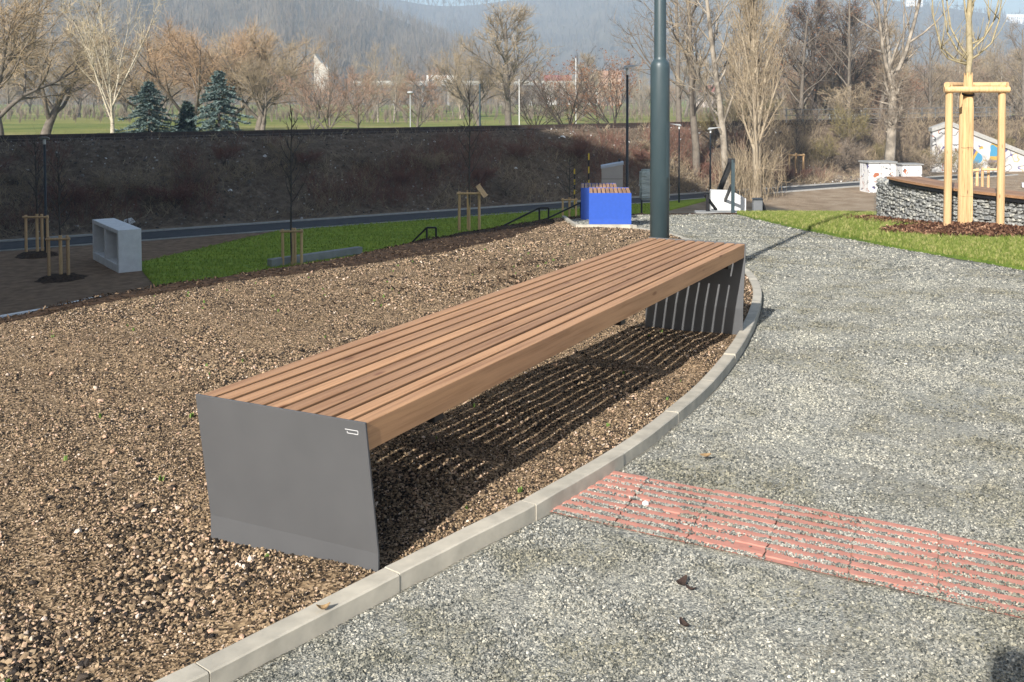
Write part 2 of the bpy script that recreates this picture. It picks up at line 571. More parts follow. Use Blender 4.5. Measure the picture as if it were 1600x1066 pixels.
def sheet(name, poly, step, zfun, mat, skirt=.18, **kw):
    P = densify(poly, step)
    n = len(P)
    A = np.array(P)
    xs = np.arange(A[:, 0].min(), A[:, 0].max(), step); ys = np.arange(A[:, 1].min(), A[:, 1].max(), step)
    X, Y = np.meshgrid(xs, ys)
    X = X.ravel() + .23 * step * np.sin(Y.ravel() * 7.3); Y = Y.ravel()
    m = in_poly(X, Y, A)
    X, Y = X[m], Y[m]
    d, _ = line_dist(X, Y, np.vstack([A, A[:1]]))
    k = d > step * .45
    pts = P + list(zip(X[k].tolist(), Y[k].tolist()))
    r = delaunay_2d_cdt([Vector(p) for p in pts], [(i, (i + 1) % n) for i in range(n)], [list(range(n))], 1, 1e-5)
    vv = np.array([(p.x, p.y) for p in r[0]])
    z = zfun(vv[:, 0], vv[:, 1])
    v = [(a, b, c) for (a, b), c in zip(vv.tolist(), z.tolist())]
    f = []
    for t in r[2]:
        a, b, c = [vv[i] for i in t[:3]]
        if (b[0] - a[0]) * (c[1] - a[1]) - (b[1] - a[1]) * (c[0] - a[0]) < 0: t = t[::-1]
        f.append(tuple(t))
    # skirt round the border so the sheet has thickness
    cnt = {}
    for t in f:
        for i in range(len(t)):
            e = (t[i], t[(i + 1) % len(t)])
            cnt[e] = 1
    low = {}
    for (a, b) in list(cnt):
        if (b, a) not in cnt:
            for q in (a, b):
                if q not in low:
                    low[q] = len(v); v.append((v[q][0], v[q][1], v[q][2] - skirt))
            f.append((b, a, low[a], low[b]))
    me = mesh_np(name, v, f, mat, True)
    return link(name, me, **kw)

# kerb line: outer (path side) edge
KERB = np.array([(-1.75, 1.25), (-1.40, 1.75), (-1.003, 2.297), (-0.924, 2.395), (-0.742, 2.64), (-0.537, 2.919), (-0.342, 3.178), (-0.164, 3.419), (0.165, 3.976), (0.406, 4.486), (0.659, 5.125),
                 (0.954, 6.077), (1.232, 7.212), (1.406, 8.144), (1.50, 9.30), (1.47, 10.6), (1.37, 11.9), (1.118, 13.743), (.66, 15.1)], float)
def smooth_line(P, step):
    # Catmull-Rom resampled at even arc length
    out = []
    n = len(P)
    for i in range(n - 1):
        p0, p1, p2, p3 = P[max(i - 1, 0)], P[i], P[i + 1], P[min(i + 2, n - 1)]
        for t in np.linspace(0, 1, 24, endpoint=False):
            out.append(.5 * ((2 * p1) + (-p0 + p2) * t + (2 * p0 - 5 * p1 + 4 * p2 - p3) * t * t + (-p0 + 3 * p1 - 3 * p2 + p3) * t ** 3))
    out.append(P[-1])
    out = np.array(out)
    s = np.concatenate([[0], np.cumsum(np.hypot(*np.diff(out, axis=0).T))])
    q = np.arange(0, s[-1], step)
    return np.stack([np.interp(q, s, out[:, 0]), np.interp(q, s, out[:, 1])], 1)
KL = smooth_line(KERB, .05)
KT = np.gradient(KL, axis=0); KT /= np.linalg.norm(KT, axis=1)[:, None]
KN = np.stack([-KT[:, 1], KT[:, 0]], 1)        # towards the bed (left)
KW = .068
KI = KL + KN * KW
def off_line(d): return KL + KN * d

# path
LAWN_EDGE = [(3.14, 21.2), (3.06, 18.3), (3.169, 15.526), (3.409, 13.38), (3.701, 11.632), (3.954, 10.719), (4.215, 9.749), (4.75, 8.4), (6.0, 6.3), (9.0, 4.0)]
path_poly = [tuple(p) for p in off_line(.02)[::4]] + [(-.14, 15.15), (-.44, 18.4), (.3, 20.0), (1.07, 20.8), (2.46, 21.4)] + LAWN_EDGE + [(9, -3), (-1.0, -3), (-2.4, .2)]
def z_path(x, y):
    rx = np.asarray(x) - .235; ry = np.asarray(y) - 3.80
    w = rx * -.473 + ry * -.881; u = rx * .881 + ry * -.473
    on = sstep(-.06, .02, w) * sstep(.55, .47, w) * sstep(-.45, -.36, u) * sstep(2.6, 2.5, u)
    return zp(y) + (.004 * wob(x, y, 4) + .003 * wob(x + 3, y, 13)) * (1 - on) - .008 * on
path = sheet('gravel_path', path_poly, .16, z_path, M_PATH, .2, label='pale grey crushed stone path curving past the bench', kind='structure')

# planting bed
GRAV_EDGE = [(-.60, 18.0), (-.491, 16.36), (-.979, 13.165), (-1.526, 11.081), (-2.243, 9.902), (-2.831, 8.976), (-3.35, 8.1), (-3.75, 7.2), (-4.1, 6.3), (-4.9, 3), (-6.4, -1), (-7, -3)]
bed_poly = [tuple(p) for p in off_line(KW - .012)[::4]] + [(-.12, 15.13), (-.42, 18.2)] + GRAV_EDGE + [(-3.0, -3), (-2.6, .2)]
BO = np.array([-1.236, 3.173]); BTH = .4393
BA = np.array([math.sin(BTH), math.cos(BTH)]); BB = np.array([math.cos(BTH), -math.sin(BTH)])
def kerb_dist(x, y):
    sh = np.shape(x)
    d, _ = line_dist(np.ravel(x), np.ravel(y), KI[::6])
    return d.reshape(sh)
def z_bed(x, y):
    z = zp(y) + .036 + .014 * wob(x, y, 1.3) + .010 * wob(x + 9, y - 4, 4.2) + .006 * wob(x, y, 9.5)
    # heap piled against the near end panel, towards the kerb
    dx = x - (-.80); dy = y - 2.86
    z = z + .034 * np.exp(-(dx * dx + dy * dy) / .026)
    dx = x - (-1.30); dy = y - 2.98
    z = z - .03 * np.exp(-(dx * dx + dy * dy) / .05)
    d = kerb_dist(x, y)
    z = np.where(d < .10, np.minimum(z, zp(y) + .045 + .09 * d), z)
    return z
bed = sheet('planting_bed', bed_poly, .10, z_bed, M_BED, .2, label='bed of brown crushed brick and soil under the bench', kind='structure')

# mulched strip and upper slope over the crest
nrm = np.gradient(CREST[2:14], axis=0); nrm = np.stack([-nrm[:, 1], nrm[:, 0]], 1); nrm /= np.linalg.norm(nrm, axis=1)[:, None]
outer = CREST[2:14] + nrm * 5.0
slope_poly = GRAV_EDGE[::-1][1:] + [(-.42, 18.2), (.3, 20.0), (1.07, 20.85), (2.46, 21.45), (4.2, 22.0)] + [tuple(p) for p in outer[::-1]]
slope = sheet('mulched_slope', slope_poly, .22, lambda x, y: terrain(x, y) + .012 + .014 * wob(x, y, 5) + .01 * wob(x, y, 11), M_MULCHSOIL, .25, label='dark bark mulch strip along the top of the slope', kind='structure')

# turf on the right
lawn_poly = LAWN_EDGE[::-1] + [(3.3, 22.0), (4.6, 22.2), (7, 21.2), (9.5, 19.5), (12, 12), (14, 4)]
lawn = sheet('lawn', lawn_poly, .25, lambda x, y: zp(y) + .028 + .008 * wob(x, y, 2.4), M_LAWN, .1, label='bright green lawn beside the gravel path', kind='structure')

# low ground: turf, asphalt path with edging, earth bed
def rail_pt(s, n): return tuple(R0 + RU * s + RN * n)
AS = np.linspace(-30, 66, 60)
def n_off(s): return 1.0 * sstep(30, 60, s)
asph = sheet('asphalt_path', [rail_pt(s, -12.0 + .9 * sstep(20, 50, s)) for s in AS] + [rail_pt(s, -9.3) for s in AS[::-1]], .8, lambda x, y: terrain(x, y) + .05, M_ASPHALT, .1, label='dark asphalt footpath along the foot of the bank', kind='structure')
low_lawn = sheet('lower_lawn', [(-13.96, 32.5), (-16.3, 36.5), rail_pt(10, -12.12)] + [rail_pt(s, -12.12 + .9 * sstep(20, 50, s)) for s in np.linspace(12, 36, 12)] + [(2.6, 50), (0, 44), (-3, 38), (-7, 33), (-9, 30), (-11, 29.2)], .6,
                 lambda x, y: terrain(x, y) + .06 + .01 * wob(x, y, 3), M_LAWN_LOW, .12, label='shaded green lawn below the slope', kind='structure')
low_bed = sheet('lower_bed', [(-13.96, 32.5), (-16.3, 36.5), rail_pt(9.8, -12.12), rail_pt(0, -12.12), rail_pt(-15, -12.12), (-30, 26), (-16, 24), (-13, 28)], .6,
                lambda x, y: terrain(x, y) + .045 + .02 * wob(x, y, 2), M_EARTH_LOW, .1, label='bare dark earth bed on the low ground', kind='structure')

def ribbon_strip(name, pts, w, h, zoff, mat, **kw):
    """long kerb-like bar that follows the ground"""
    P = np.array(pts, float)
    T = np.gradient(P, axis=0); T /= np.linalg.norm(T, axis=1)[:, None]
    N = np.stack([-T[:, 1], T[:, 0]], 1)
    z = terrain(P[:, 0], P[:, 1]) + zoff
    mb = MB()
    v = []; f = []
    for i in range(len(P)):
        for sx, dz in ((-1, 0), (-1, h), (1, h), (1, 0)):
            v.append((P[i, 0] + N[i, 0] * sx * w / 2, P[i, 1] + N[i, 1] * sx * w / 2, z[i] + dz))
    for i in range(len(P) - 1):
        for j in range(4):
            f.append((i * 4 + j, i * 4 + (j + 1) % 4, i * 4 + 4 + (j + 1) % 4, i * 4 + 4 + j))
    f.append((0, 1, 2, 3)); f.append(tuple(len(v) - 4 + j for j in (3, 2, 1, 0)))
    mb.add(v, f)
    return mb.build(name, mat, **kw)
ribbon_strip('path_edging', [rail_pt(s, -9.2) for s in AS], .16, .16, -.04, M_EDGE, label='pale concrete edging on the far side of the asphalt path', kind='structure')
ribbon_strip('path_edging', [rail_pt(s, -12.06 + .9 * sstep(20, 50, s)) for s in AS], .08, .13, -.04, M_EDGE, label='thin pale edging on the near side of the asphalt path', kind='structure')

# small gravel pad edging by the blue seats
pe = [(1.06, 14.0), (.66, 15.08), (-.14, 15.10), (-.28, 16.3), (-.44, 18.4)]
ped = []
for a, b in zip(pe[:-1], pe[1:]):
    for t in np.linspace(0, 1, 8, endpoint=False): ped.append((a[0] + (b[0] - a[0]) * t, a[1] + (b[1] - a[1]) * t))
ribbon_strip('pad_edging', ped[7:], .06, .14, -.06, M_KERB, label='pale concrete edging round the pad of the blue seats', kind='structure')

# ------------------------------------------------------------------ kerb stones
kerb_root = empty('kerb', (0, 0, 0), label='curved concrete kerb between bed and gravel path', kind='structure')
JL = .62
ks = np.concatenate([[0], np.cumsum(np.hypot(*np.diff(KL, axis=0).T))])
# a joint lies at the point nearest (-0.537, 2.919)
s_ref = ks[np.argmin(np.hypot(KL[:, 0] + .537, KL[:, 1] - 2.919))]
s0 = s_ref % JL
joints = np.arange(s0 - JL, ks[-1], JL)
rngk = random.Random(4)
def kpt(s, d):
    x = np.interp(s, ks, KL[:, 0]); y = np.interp(s, ks, KL[:, 1])
    nx = np.interp(s, ks, KN[:, 0]); ny = np.interp(s, ks, KN[:, 1])
    return (x + nx * d, y + ny * d)
for a, b in zip(joints[:-1], joints[1:]):
    a = max(a, 0.0)
    g = .0016
    zt = .055 + rngk.uniform(-.003, .003); tl = rngk.uniform(-.0025, .0025); sd = rngk.uniform(-.002, .002)
    S = list(np.linspace(a + g, b - g, 11))
    S = [S[0], S[0] + .0015] + S[1:-1] + [S[-1] - .0015, S[-1]]
    c = .0045
    v = []; f = []
    for q, s in enumerate(S):
        e = .0015 if q in (0, len(S) - 1) else 0.0
        for d, h in ((0, -.12), (0, zt - c - e), (c, zt - e), (KW - c, zt - e), (KW, zt - c - e), (KW, -.12)):
            x, y = kpt(s, d + sd)
            chip = rngk.uniform(-.0008, .0006) if h > 0 else 0
            v.append((x, y, float(zp(y)) + h + tl * (q / len(S) - .5) * (h > 0) + chip))
    for q in range(len(S) - 1):
        for k in range(6):
            f.append((q * 6 + k, q * 6 + (k + 1) % 6, q * 6 + 6 + (k + 1) % 6, q * 6 + 6 + k))
    f.append((5, 4, 3, 2, 1, 0)); f.append(tuple(len(v) - 6 + k for k in range(6)))
    st_ = MB().add(v, f)
    o = st_.build('kerb_stone', M_KERB, kerb_root)
    bm = bmesh.new(); bm.from_mesh(o.data); bmesh.ops.recalc_face_normals(bm, faces=bm.faces); bm.to_mesh(o.data); bm.free()

# ------------------------------------------------------------------ red ribbed warning tiles
TD = np.array([.881, -.473]); TN = np.array([-.473, -.881])
strip_root = empty('tactile_strip', (0.15, 3.8, 0), label='strip of red ribbed concrete warning tiles set in the gravel', cat='paving', kind='structure')
del strip_root['category']
TO = np.array([.235, 3.80])            # first joint, far edge
TL = .262; TW = .462; SK = .17          # tile length, width, skew of joints
def tile_pt(u, w):
    return TO + TD * (u + w * SK) + TN * w
NR = 8
for k in range(-1, 9):
    mb = MB()
    u0 = k * TL + .004; u1 = (k + 1) * TL - .004
    if k == -1: u0 = -TL * 1.25
    rk = random.Random(50 + k)
    tilt = rk.uniform(-.003, .003)
    P = [tile_pt(u0, 0), tile_pt(u1, 0), tile_pt(u1, TW), tile_pt(u0, TW)]
    # body
    def Z(p, w): return float(zp(p[1])) + tilt * (w / TW - .5) + (.0015 if k % 2 else -.001)
    n = 13
    vs = []; fs = []
    # ribs: raised bars with rounded tops
    pitch = TW / NR
    prof = []
    for r in range(NR):
        w0 = r * pitch
        prof += [(w0 + .001, .0005), (w0 + .004, .0036), (w0 + pitch * .28, .0040), (w0 + pitch * .54, .0036), (w0 + pitch * .62, .0005)]
    prof.append((TW, .0005))
    us = np.linspace(u0, u1, 9)
    for i, u in enumerate(us):
        for (w, h) in prof:
            jag = .004 * math.sin(w * 140 + 7 * k) if i in (0, len(us) - 1) else 0
            hh = h + rk.uniform(-.0004, .0004) * (h > 0)
            ww = w + rk.uniform(-.0009, .0009)
            p = tile_pt(u + jag, ww)
            vs.append((p[0], p[1], Z(p, w) + hh))
    m_ = len(prof)
    for i in range(len(us) - 1):
        for j in range(m_ - 1):
            fs.append((i * m_ + j, i * m_ + j + 1, (i + 1) * m_ + j + 1, (i + 1) * m_ + j))
    base = len(vs)
    for p in P: vs.append((p[0], p[1], float(zp(p[1])) - .05))
    fs.append((base + 3, base + 2, base + 1, base))
    # end faces down to the base
    for row, c0, c1 in ((0, 0, 3), (len(us) - 1, 1, 2)):
        ids = [row * m_ + j for j in range(m_)]
        fs.append(tuple(ids + [base + c1, base + c0]))
    mb.add(vs, fs)
    mb.build('paving_tile', M_TILE, strip_root).matrix_parent_inverse = strip_root.matrix_basis.inverted()

# ------------------------------------------------------------------ bench
def make_bench(name, L, W, seat_z, bottom_z, panel_mat, n_slats, cross_at, tilt, logo, **kw):
    """local frame: +X along the bench, +Y to its left side; origin at the ground under the near right corner"""
    root = empty(name, **kw)
    T = .008
    zb = bottom_z + .075
    for end in (0, 1):
        sg = 1 if end == 0 else -1
        x0 = 0 if end == 0 else L
        dz = seat_z - zb
        # folded steel plate: upper part leans inwards going down, foot stands upright
        prof = [(0, seat_z), (tilt * dz, zb), (tilt * dz, bottom_z - .12)]
        v = []
        for (px, pz) in prof:
            for off in (0, T):
                for y in (0, W):
                    v.append((x0 + sg * (px + off), y, pz))
        f = []
        for i in range(2):
            a = i * 4; b = a + 4
            f += [(a, a + 1, b + 1, b), (a + 2, b + 2, b + 3, a + 3), (a, b, b + 2, a + 2), (a + 1, a + 3, b + 3, b + 1)]
        f += [(0, 2, 3, 1), (8, 9, 11, 10)]
        bm_ = MB().add(v, f)
        o = bm_.build('end_panel', panel_mat, root)
        if end == 0: near_panel = o
        bv = o.modifiers.new('edge', 'BEVEL'); bv.width = .0015; bv.segments = 2; bv.limit_method = 'ANGLE'
        bm2 = bmesh.new(); bm2.from_mesh(o.data); bmesh.ops.recalc_face_normals(bm2, faces=bm2.faces); bm2.to_mesh(o.data); bm2.free()
    gap = .0158
    sw = (W - .012 - gap * (n_slats - 1)) / n_slats
    for i in range(n_slats):
        y = .006 + sw / 2 + i * (sw + gap)
        h = .086 if i in (0, n_slats - 1) else .044
        zt = seat_z - .004
        x0 = T + tilt * .004 + .001; sh = tilt * h
        vs = []
        bm = bmesh.new()
        bmesh.ops.create_cube(bm, size=1)
        for q in bm.verts:
            q.co = Vector((q.co.x * (L - 2 * x0 - 2 * sh * 0), q.co.y * sw, q.co.z * h))
        bmesh.ops.bevel(bm, geom=list(bm.edges), offset=.0025, segments=2, affect='EDGES', profile=.5)
        for q in bm.verts:     # follow the lean of the panels at both ends
            k = (h / 2 - q.co.z)
            q.co.x += -k * tilt if q.co.x > 0 else k * tilt
        me = bpy.data.meshes.new('seat_slat'); bm.to_mesh(me); bm.free()
        me.materials.append(M_SLAT)
        jit = random.Random(i * 7 + int(L * 10))
        link('seat_slat', me, root, loc=(L / 2, y, zt - h / 2 + jit.uniform(-.0012, .0008)), rot=(jit.uniform(-.004, .004), 0, jit.uniform(-.0006, .0006)))
    for cx in cross_at:
        xb_ = MB().box((cx, W / 2, seat_z - .004 - .086 - .016), (.055, W - .05, .03), ch=.002).build('cross_beam', M_BLACK, root)
        MB().box((cx, W / 2, seat_z - .004 - .062), (.035, W - .16, .05)).build('spacer', M_BLACK, xb_)
    if logo:
        # outlined maker's mark on the upper right of the near panel
        zc = seat_z - .034; yc = .052; w = .046; h = .011; t = .0018
        m_ = simple('pale_print', (.55, .55, .55), (.5, .5, .5), 10, .6)
        mb = MB()
        def bx(y, z, sy, sz):
            x = tilt * (seat_z - z) - .0006
            mb.box((x, y, z), (.0008, sy, sz))
        bx(yc, zc + h / 2, w, t); bx(yc - w * .08, zc - h / 2, w * .84, t); bx(yc - w / 2, zc, t, h); bx(yc + w * .34, zc - h * .22, t, h * .5)
        mb.build('maker_mark', m_, near_panel)
    return root

b_c = BO + BB * .66                      # near right corner of the seat
bench = make_bench('long_bench', 3.87, .66, .5006, .02, M_PANEL, 10, (.42, 1.95, 3.60), .139, True,
                   label='long slatted wooden bench with dark grey steel end panels', cat='bench')
bench.location = (b_c[0], b_c[1], 0)
bench.rotation_euler = (0, 0, math.pi / 2 - BTH)

for (x, y, lab) in ((.694, 15.80, 'bright blue seat cube with wooden slats standing nearest on the gravel pad'), (.55, 18.2, 'bright blue seat cube with wooden slats half hidden behind the nearer one')):
    s = make_bench('seat_cube', .95, .66, .505, .02, M_BLUE, 10, (.475,), .05, False, label=lab, cat='seat', group='blue seat cubes on the pad')
    s.location = (x, y, float(zp(y + .3)) + (.05 if y < 17 else .10))
    s.rotation_euler = (0, 0, math.pi / 2)

# ------------------------------------------------------------------ lamp poles
def lathe(prof, n=24):
    mb = MB()
    vs = []; fs = []
    for (r, z) in prof:
        for j in range(n):
            t = 2 * math.pi * j / n
            vs.append((r * math.cos(t), r * math.sin(t), z))
    for i in range(len(prof) - 1):
        for j in range(n):
            fs.append((i * n + j, i * n + (j + 1) % n, (i + 1) * n + (j + 1) % n, (i + 1) * n + j))
    fs.append(tuple(range(n))[::-1]); fs.append(tuple(range((len(prof) - 1) * n, len(prof) * n)))
    return mb.add(vs, fs)
PX, PY = .555, 7.72
pz = float(zp(PY))
pole = empty('lamp_pole', (PX, PY, pz), label='thick dark green-grey steel lamp pole behind the long bench', cat='lamp post')
ch = 1.695 - pz
lathe([(.0735, -.2), (.0735, ch - .06), (.0725, ch - .035), (.067, ch - .015), (.055, ch), (.047, ch + .008), (.0462, ch + .03), (.042, 6.6)], 32).build('shaft', M_POLE, pole, smooth=True)
pole_shaft = bpy.data.objects[-1] if False else [c for c in pole.children if c.name.startswith('shaft')][0]
lathe([(.079, -.05), (.079, .045), (.0745, .06)], 32).build('base_collar', M_POLE, pole, smooth=True)
# service door on the right-hand side
dm = MB()
def door_strip(rad, a0, a1, z0, z1, k=6):
    vs = []; fs = []
    for i in range(k + 1):
        a = a0 + (a1 - a0) * i / k
        for z in (z0, z1):
            for r in (rad, rad + .0035):
                vs.append((r * math.cos(a), r * math.sin(a), z))
    for i in range(k):
        b = i * 4; c = b + 4
        fs += [(b + 1, c + 1, c + 3, b + 3), (b, b + 2, c + 2, c), (b + 2, b + 3, c + 3, c + 2), (b, c, c + 1, b + 1)]
    fs += [(0, 1, 3, 2), (k * 4, k * 4 + 2, k * 4 + 3, k * 4 + 1)]
    dm.add(vs, fs)
door_strip(.072, RAD(-52), RAD(8), .81 - pz, 1.235 - pz)
dm.build('service_door', M_POLE, pole_shaft)
MB().tube([(0, 0, 6.6), (0, 0, 6.75), (.15, .35, 6.9), (.3, .8, 6.93)], .03, 10).build('arm', M_POLE, pole, smooth=True)
MB().box((.37, .98, 6.93), (.24, .55, .07), Matrix.Rotation(-.36, 3, 'Z'), .02).build('lamp_head', M_LAMPHEAD, pole)

def park_lamp(x, y, zb, h, head_dir, label, thick=.075, collar=.3, head=.52):
    r = empty('park_lamp', (x, y, zb), head_dir, label=label, cat='lamp post', group='slim park lamps')
    hc = h * collar
    lathe([(thick / 2 * 1.25, -.3), (thick / 2 * 1.25, hc - .03), (thick / 2, hc), (thick / 2 * .85, h - .22)], 12).build('shaft', M_LAMPPOST, r, smooth=True)
    lathe([(thick / 2 * .95, h - .22), (thick / 2 * 1.1, h - .20), (thick / 2 * 1.1, h - .02)], 12).build('neck', M_WHITEPLASTIC, r, smooth=True)
    # flat wing-like head
    prof = [(-.12, .0, .03), (-.06, .05, .055), (.1, .065, .045), (head * .6, .085, .02), (head, .10, .006)]
    v = []; f = []
    W2 = .17
    for (px, z, t) in prof:
        for sy in (-1, -.5, .5, 1):
            v.append((px, W2 * sy * (1 - .25 * (px > head * .9)), h - .02 + z + t * (abs(sy) < 1) * .6))
        for sy in (1, -1):
            v.append((px, W2 * sy * (1 - .25 * (px > head * .9)), h - .02 + z - t))
    for i in range(len(prof) - 1):
        a = i * 6; b = a + 6
        for j in range(6):
            f.append((a + j, a + (j + 1) % 6, b + (j + 1) % 6, b + j))
    f.append((5, 4, 3, 2, 1, 0)); e = (len(prof) - 1) * 6; f.append(tuple(e + j for j in range(6)))
    MB().add(v, f).build('lamp_head', M_LAMPHEAD, r)
    return r
park_lamp(1.19, 30, tz(1.19, 30), 2.2 - tz(1.19, 30), 0.1, 'tall black park lamp right behind the blue seat cubes', .085, .46, .42)
park_lamp(-20.75, 38.8, LOW + .04, 4.42, -1.2, 'dark park lamp beside the staked trees at far left', .1, .27, .5)
park_lamp(5.162, 56.8, LOW, 4.4, 2.9, 'slim park lamp just right of the thick pole', .085, .27, .5)
park_lamp(6.57, 54, LOW, 4.3, .15, 'slim park lamp in front of the pale tree trunks by the stairs', .085, .5, .55)

# ------------------------------------------------------------------ stake frames and young trees
M_BARK_YOUNG = simple('young_bark', (.38, .32, .20), (.28, .235, .145), 18, .8, 0, .3, .003)
M_BARK_DARKYOUNG = simple('dark_young_bark', (.05, .042, .036), (.09, .075, .06), 18, .85)
M_STRAP = simple('black_strap', (.01, .01, .01), (.015, .015, .015), 10, .7)

def stake_frame(x, y, zb, h, r, pts, label, group=None, bars=((0, 1),), over=.05):
    f = empty('tree_stake_frame', (x, y, zb), label=label, cat='stakes', **({'group': group} if group else {}))
    rk = random.Random(int(x * 100))
    for (a, b) in pts:
        dx, dy = rk.uniform(-.015, .015), rk.uniform(-.015, .015)
        MB().tube([(a, b, -.25), (a + dx * .4, b, h * .3), (a + dx * .7, b + dy * .5, h * .65), (a + dx, b + dy, h), (a + dx, b + dy, h + .01)], [r * 1.04, r * 1.03, r, r * .98, r * .8], 14).build('stake', M_STAKE, f, smooth=False)
    for (i, j) in bars:
        p, q = Vector((*pts[i], h - r * 1.3)), Vector((*pts[j], h - r * 1.3))
        d = (q - p).normalized()
        off = d.cross(Vector((0, 0, 1))) * r * .9
        if off.y > 0: off = -off
        if abs(d.y) > .5: off = off * 0 + Vector((0, 0, r * 1.2))
        MB().tube([p + off - d * over * 1.6, q + off + d * over * 1.6], r * .82, 12).build('crossbar', M_STAKE, f)
    return f

def whip_tree(x, y, zb, h, label, mat, seed, trunk_r=.03, crown0=.45, nb=14, blen=.8, group='young staked trees', upright=.75, clear=None):
    t = empty('young_tree', (x, y, zb), label=label, cat='tree', group=group)
    rk = np.random.default_rng(seed)
    tp = []
    p = np.array([0, 0, -.15]); n = 8
    for i in range(n + 1):
        tp.append(p.copy()); p = p + np.array([rk.normal(0, .012), rk.normal(0, .012), (h + .15) / n])
    MB().tube(tp, np.linspace(trunk_r, trunk_r * .25, n + 1), 7).build('trunk', mat, t, smooth=True)
    mb = MB()
    for k in range(nb):
        f_ = crown0 + (1 - crown0) * (k + .5) / nb * .95
        base = np.array([np.interp(f_ * h, [q[2] for q in tp], [q[j] for q in tp]) for j in range(3)])
        a = k * 2.4 + rk.uniform(-.4, .4)
        L = blen * (1.15 - .75 * (f_ - crown0) / (1 - crown0)) * rk.uniform(.7, 1.2)
        d = np.array([math.cos(a), math.sin(a), upright]); d /= np.linalg.norm(d)
        pts = [base]; q = base.copy()
        for i in range(4):
            q = q + d * L / 4; pts.append(q.copy())
            d = d + np.array([rk.normal(0, .1), rk.normal(0, .1), .16]); d /= np.linalg.norm(d)
        mb.tube(pts, np.linspace(trunk_r * .42, trunk_r * .16, 5), 4)
        for j in range(3):
            st = pts[rk.integers(1, 4)]
            d2 = d + rk.normal(0, .45, 3); d2 /= np.linalg.norm(d2)
            mb.tube([st, st + d2 * L * .2, st + d2 * L * .4 + np.array([0, 0, .05])], [trunk_r * .2, trunk_r * .16, trunk_r * .1], 3)
    mb.build('crown', mat, t)
    return t

# the big one on the right lawn
SX, SY = 5.36, 14.15
sz = float(zp(SY)) + .03
stake_frame(SX, SY, sz, 2.06, .052, [(-.34, -.05), (.40, -.05), (.03, .42)], 'thick peeled wooden stakes with crossbars round the tree on the right lawn', None, ((0, 1), (0, 2), (1, 2)))
bt = empty('young_tree', (SX - .03, SY + .06, sz), label='young tree wrapped in reed matting between thick stakes on the lawn', cat='tree')
tr = [(0, 0, -.1), (.0, 0, .8), (.01, 0, 1.6), (.0, 0, 2.3), (.015, 0, 2.45), (-.005, 0, 2.9), (.01, 0, 3.4), (.02, 0, 4.3), (.02, 0, 5.2)]
MB().tube(tr, [.05, .046, .043, .04, .046, .038, .033, .022, .008], 12).build('trunk', M_BARK_YOUNG, bt, smooth=True)
# reed matting: a ring of thin canes
rm = MB()
rk = random.Random(3)
for k in range(38):
    a = 2 * math.pi * k / 38
    r0 = .072 + rk.uniform(-.003, .004)
    top = 2.18 + rk.uniform(-.02, .05)
    pts = []
    for z, rr in ((-.02, 1.06), (.5, 1.02), (.88, .95), (1.4, 1.0), (1.75, .96), (1.86, .86), (top, .72)):
        pts.append((r0 * rr * math.cos(a), r0 * rr * math.sin(a), z))
    rm.tube(pts, .0068, 5)
reed = rm.build('reed_mat', M_REED, bt)
for z in (.50, 1.18):
    ring = [(.080 * math.cos(t), .080 * math.sin(t), z + .004 * math.sin(3 * t)) for t in np.linspace(0, 2 * math.pi, 20)]
    MB().tube(ring, .0022, 4, False).build('binding_wire', M_STRAP, reed)
ring = [(.072 * math.cos(t), .072 * math.sin(t), 1.93 + .02 * math.sin(t)) for t in np.linspace(0, 2 * math.pi, 20)]
MB().tube(ring, .016, 6, False).build('tie_strap', M_STRAP, bt)
br = [
    (2.36, [(-.02, 0), (-.22, .06), (-.42, .22), (-.55, .62), (-.60, 1.1), (-.57, 1.7)]),
    (2.40, [(-.01, 0), (-.16, .14), (-.30, .38), (-.37, .80), (-.44, 1.25), (-.44, 1.8)]),
    (2.44, [(0, 0), (-.10, .16), (-.22, .42), (-.26, .8), (-.28, 1.3)]),
    (2.40, [(.01, 0), (.12, .08), (.28, .24), (.36, .56), (.38, 1.0), (.42, 1.6)]),
    (2.50, [(.01, 0), (.10, .10), (.20, .20), (.34, .44), (.42, .8), (.46, 1.3)]),
    (2.62, [(0, 0), (.14, .05), (.26, .12), (.34, .34), (.33, .8), (.36, 1.3)]),
    (2.34, [(-.01, 0), (-.14, .03), (-.32, .08), (-.44, .20), (-.50, .38)]),
    (2.8, [(0, 0), (-.05, .25), (-.09, .6), (-.14, 1.1), (-.12, 1.6)]),
    (2.9, [(0, 0), (.07, .25), (.12, .6), (.16, 1.1), (.2, 1.5)]),
]
mb = MB()
rk = np.random.default_rng(12)
for k, (z0, pl) in enumerate(br):
    dep = (k % 3 - 1) * .25
    pts = [(x, dep * i / 5, z0 + z) for i, (x, z) in enumerate(pl)]
    mb.tube(pts, np.linspace(.017, .006, len(pts)), 7)
    for j in range(7):
        i = rk.integers(1, len(pts) - 1)
        p = np.array(pts[i]); d = np.array([rk.normal(0, .5), rk.normal(0, .5), .8]); L = rk.uniform(.15, .5)
        mb.tube([p, p + d * L * .5, p + d * L + np.array([0, 0, .06])], [.007, .005, .003], 4)
mb.build('crown', M_BARK_YOUNG, bt, smooth=True)

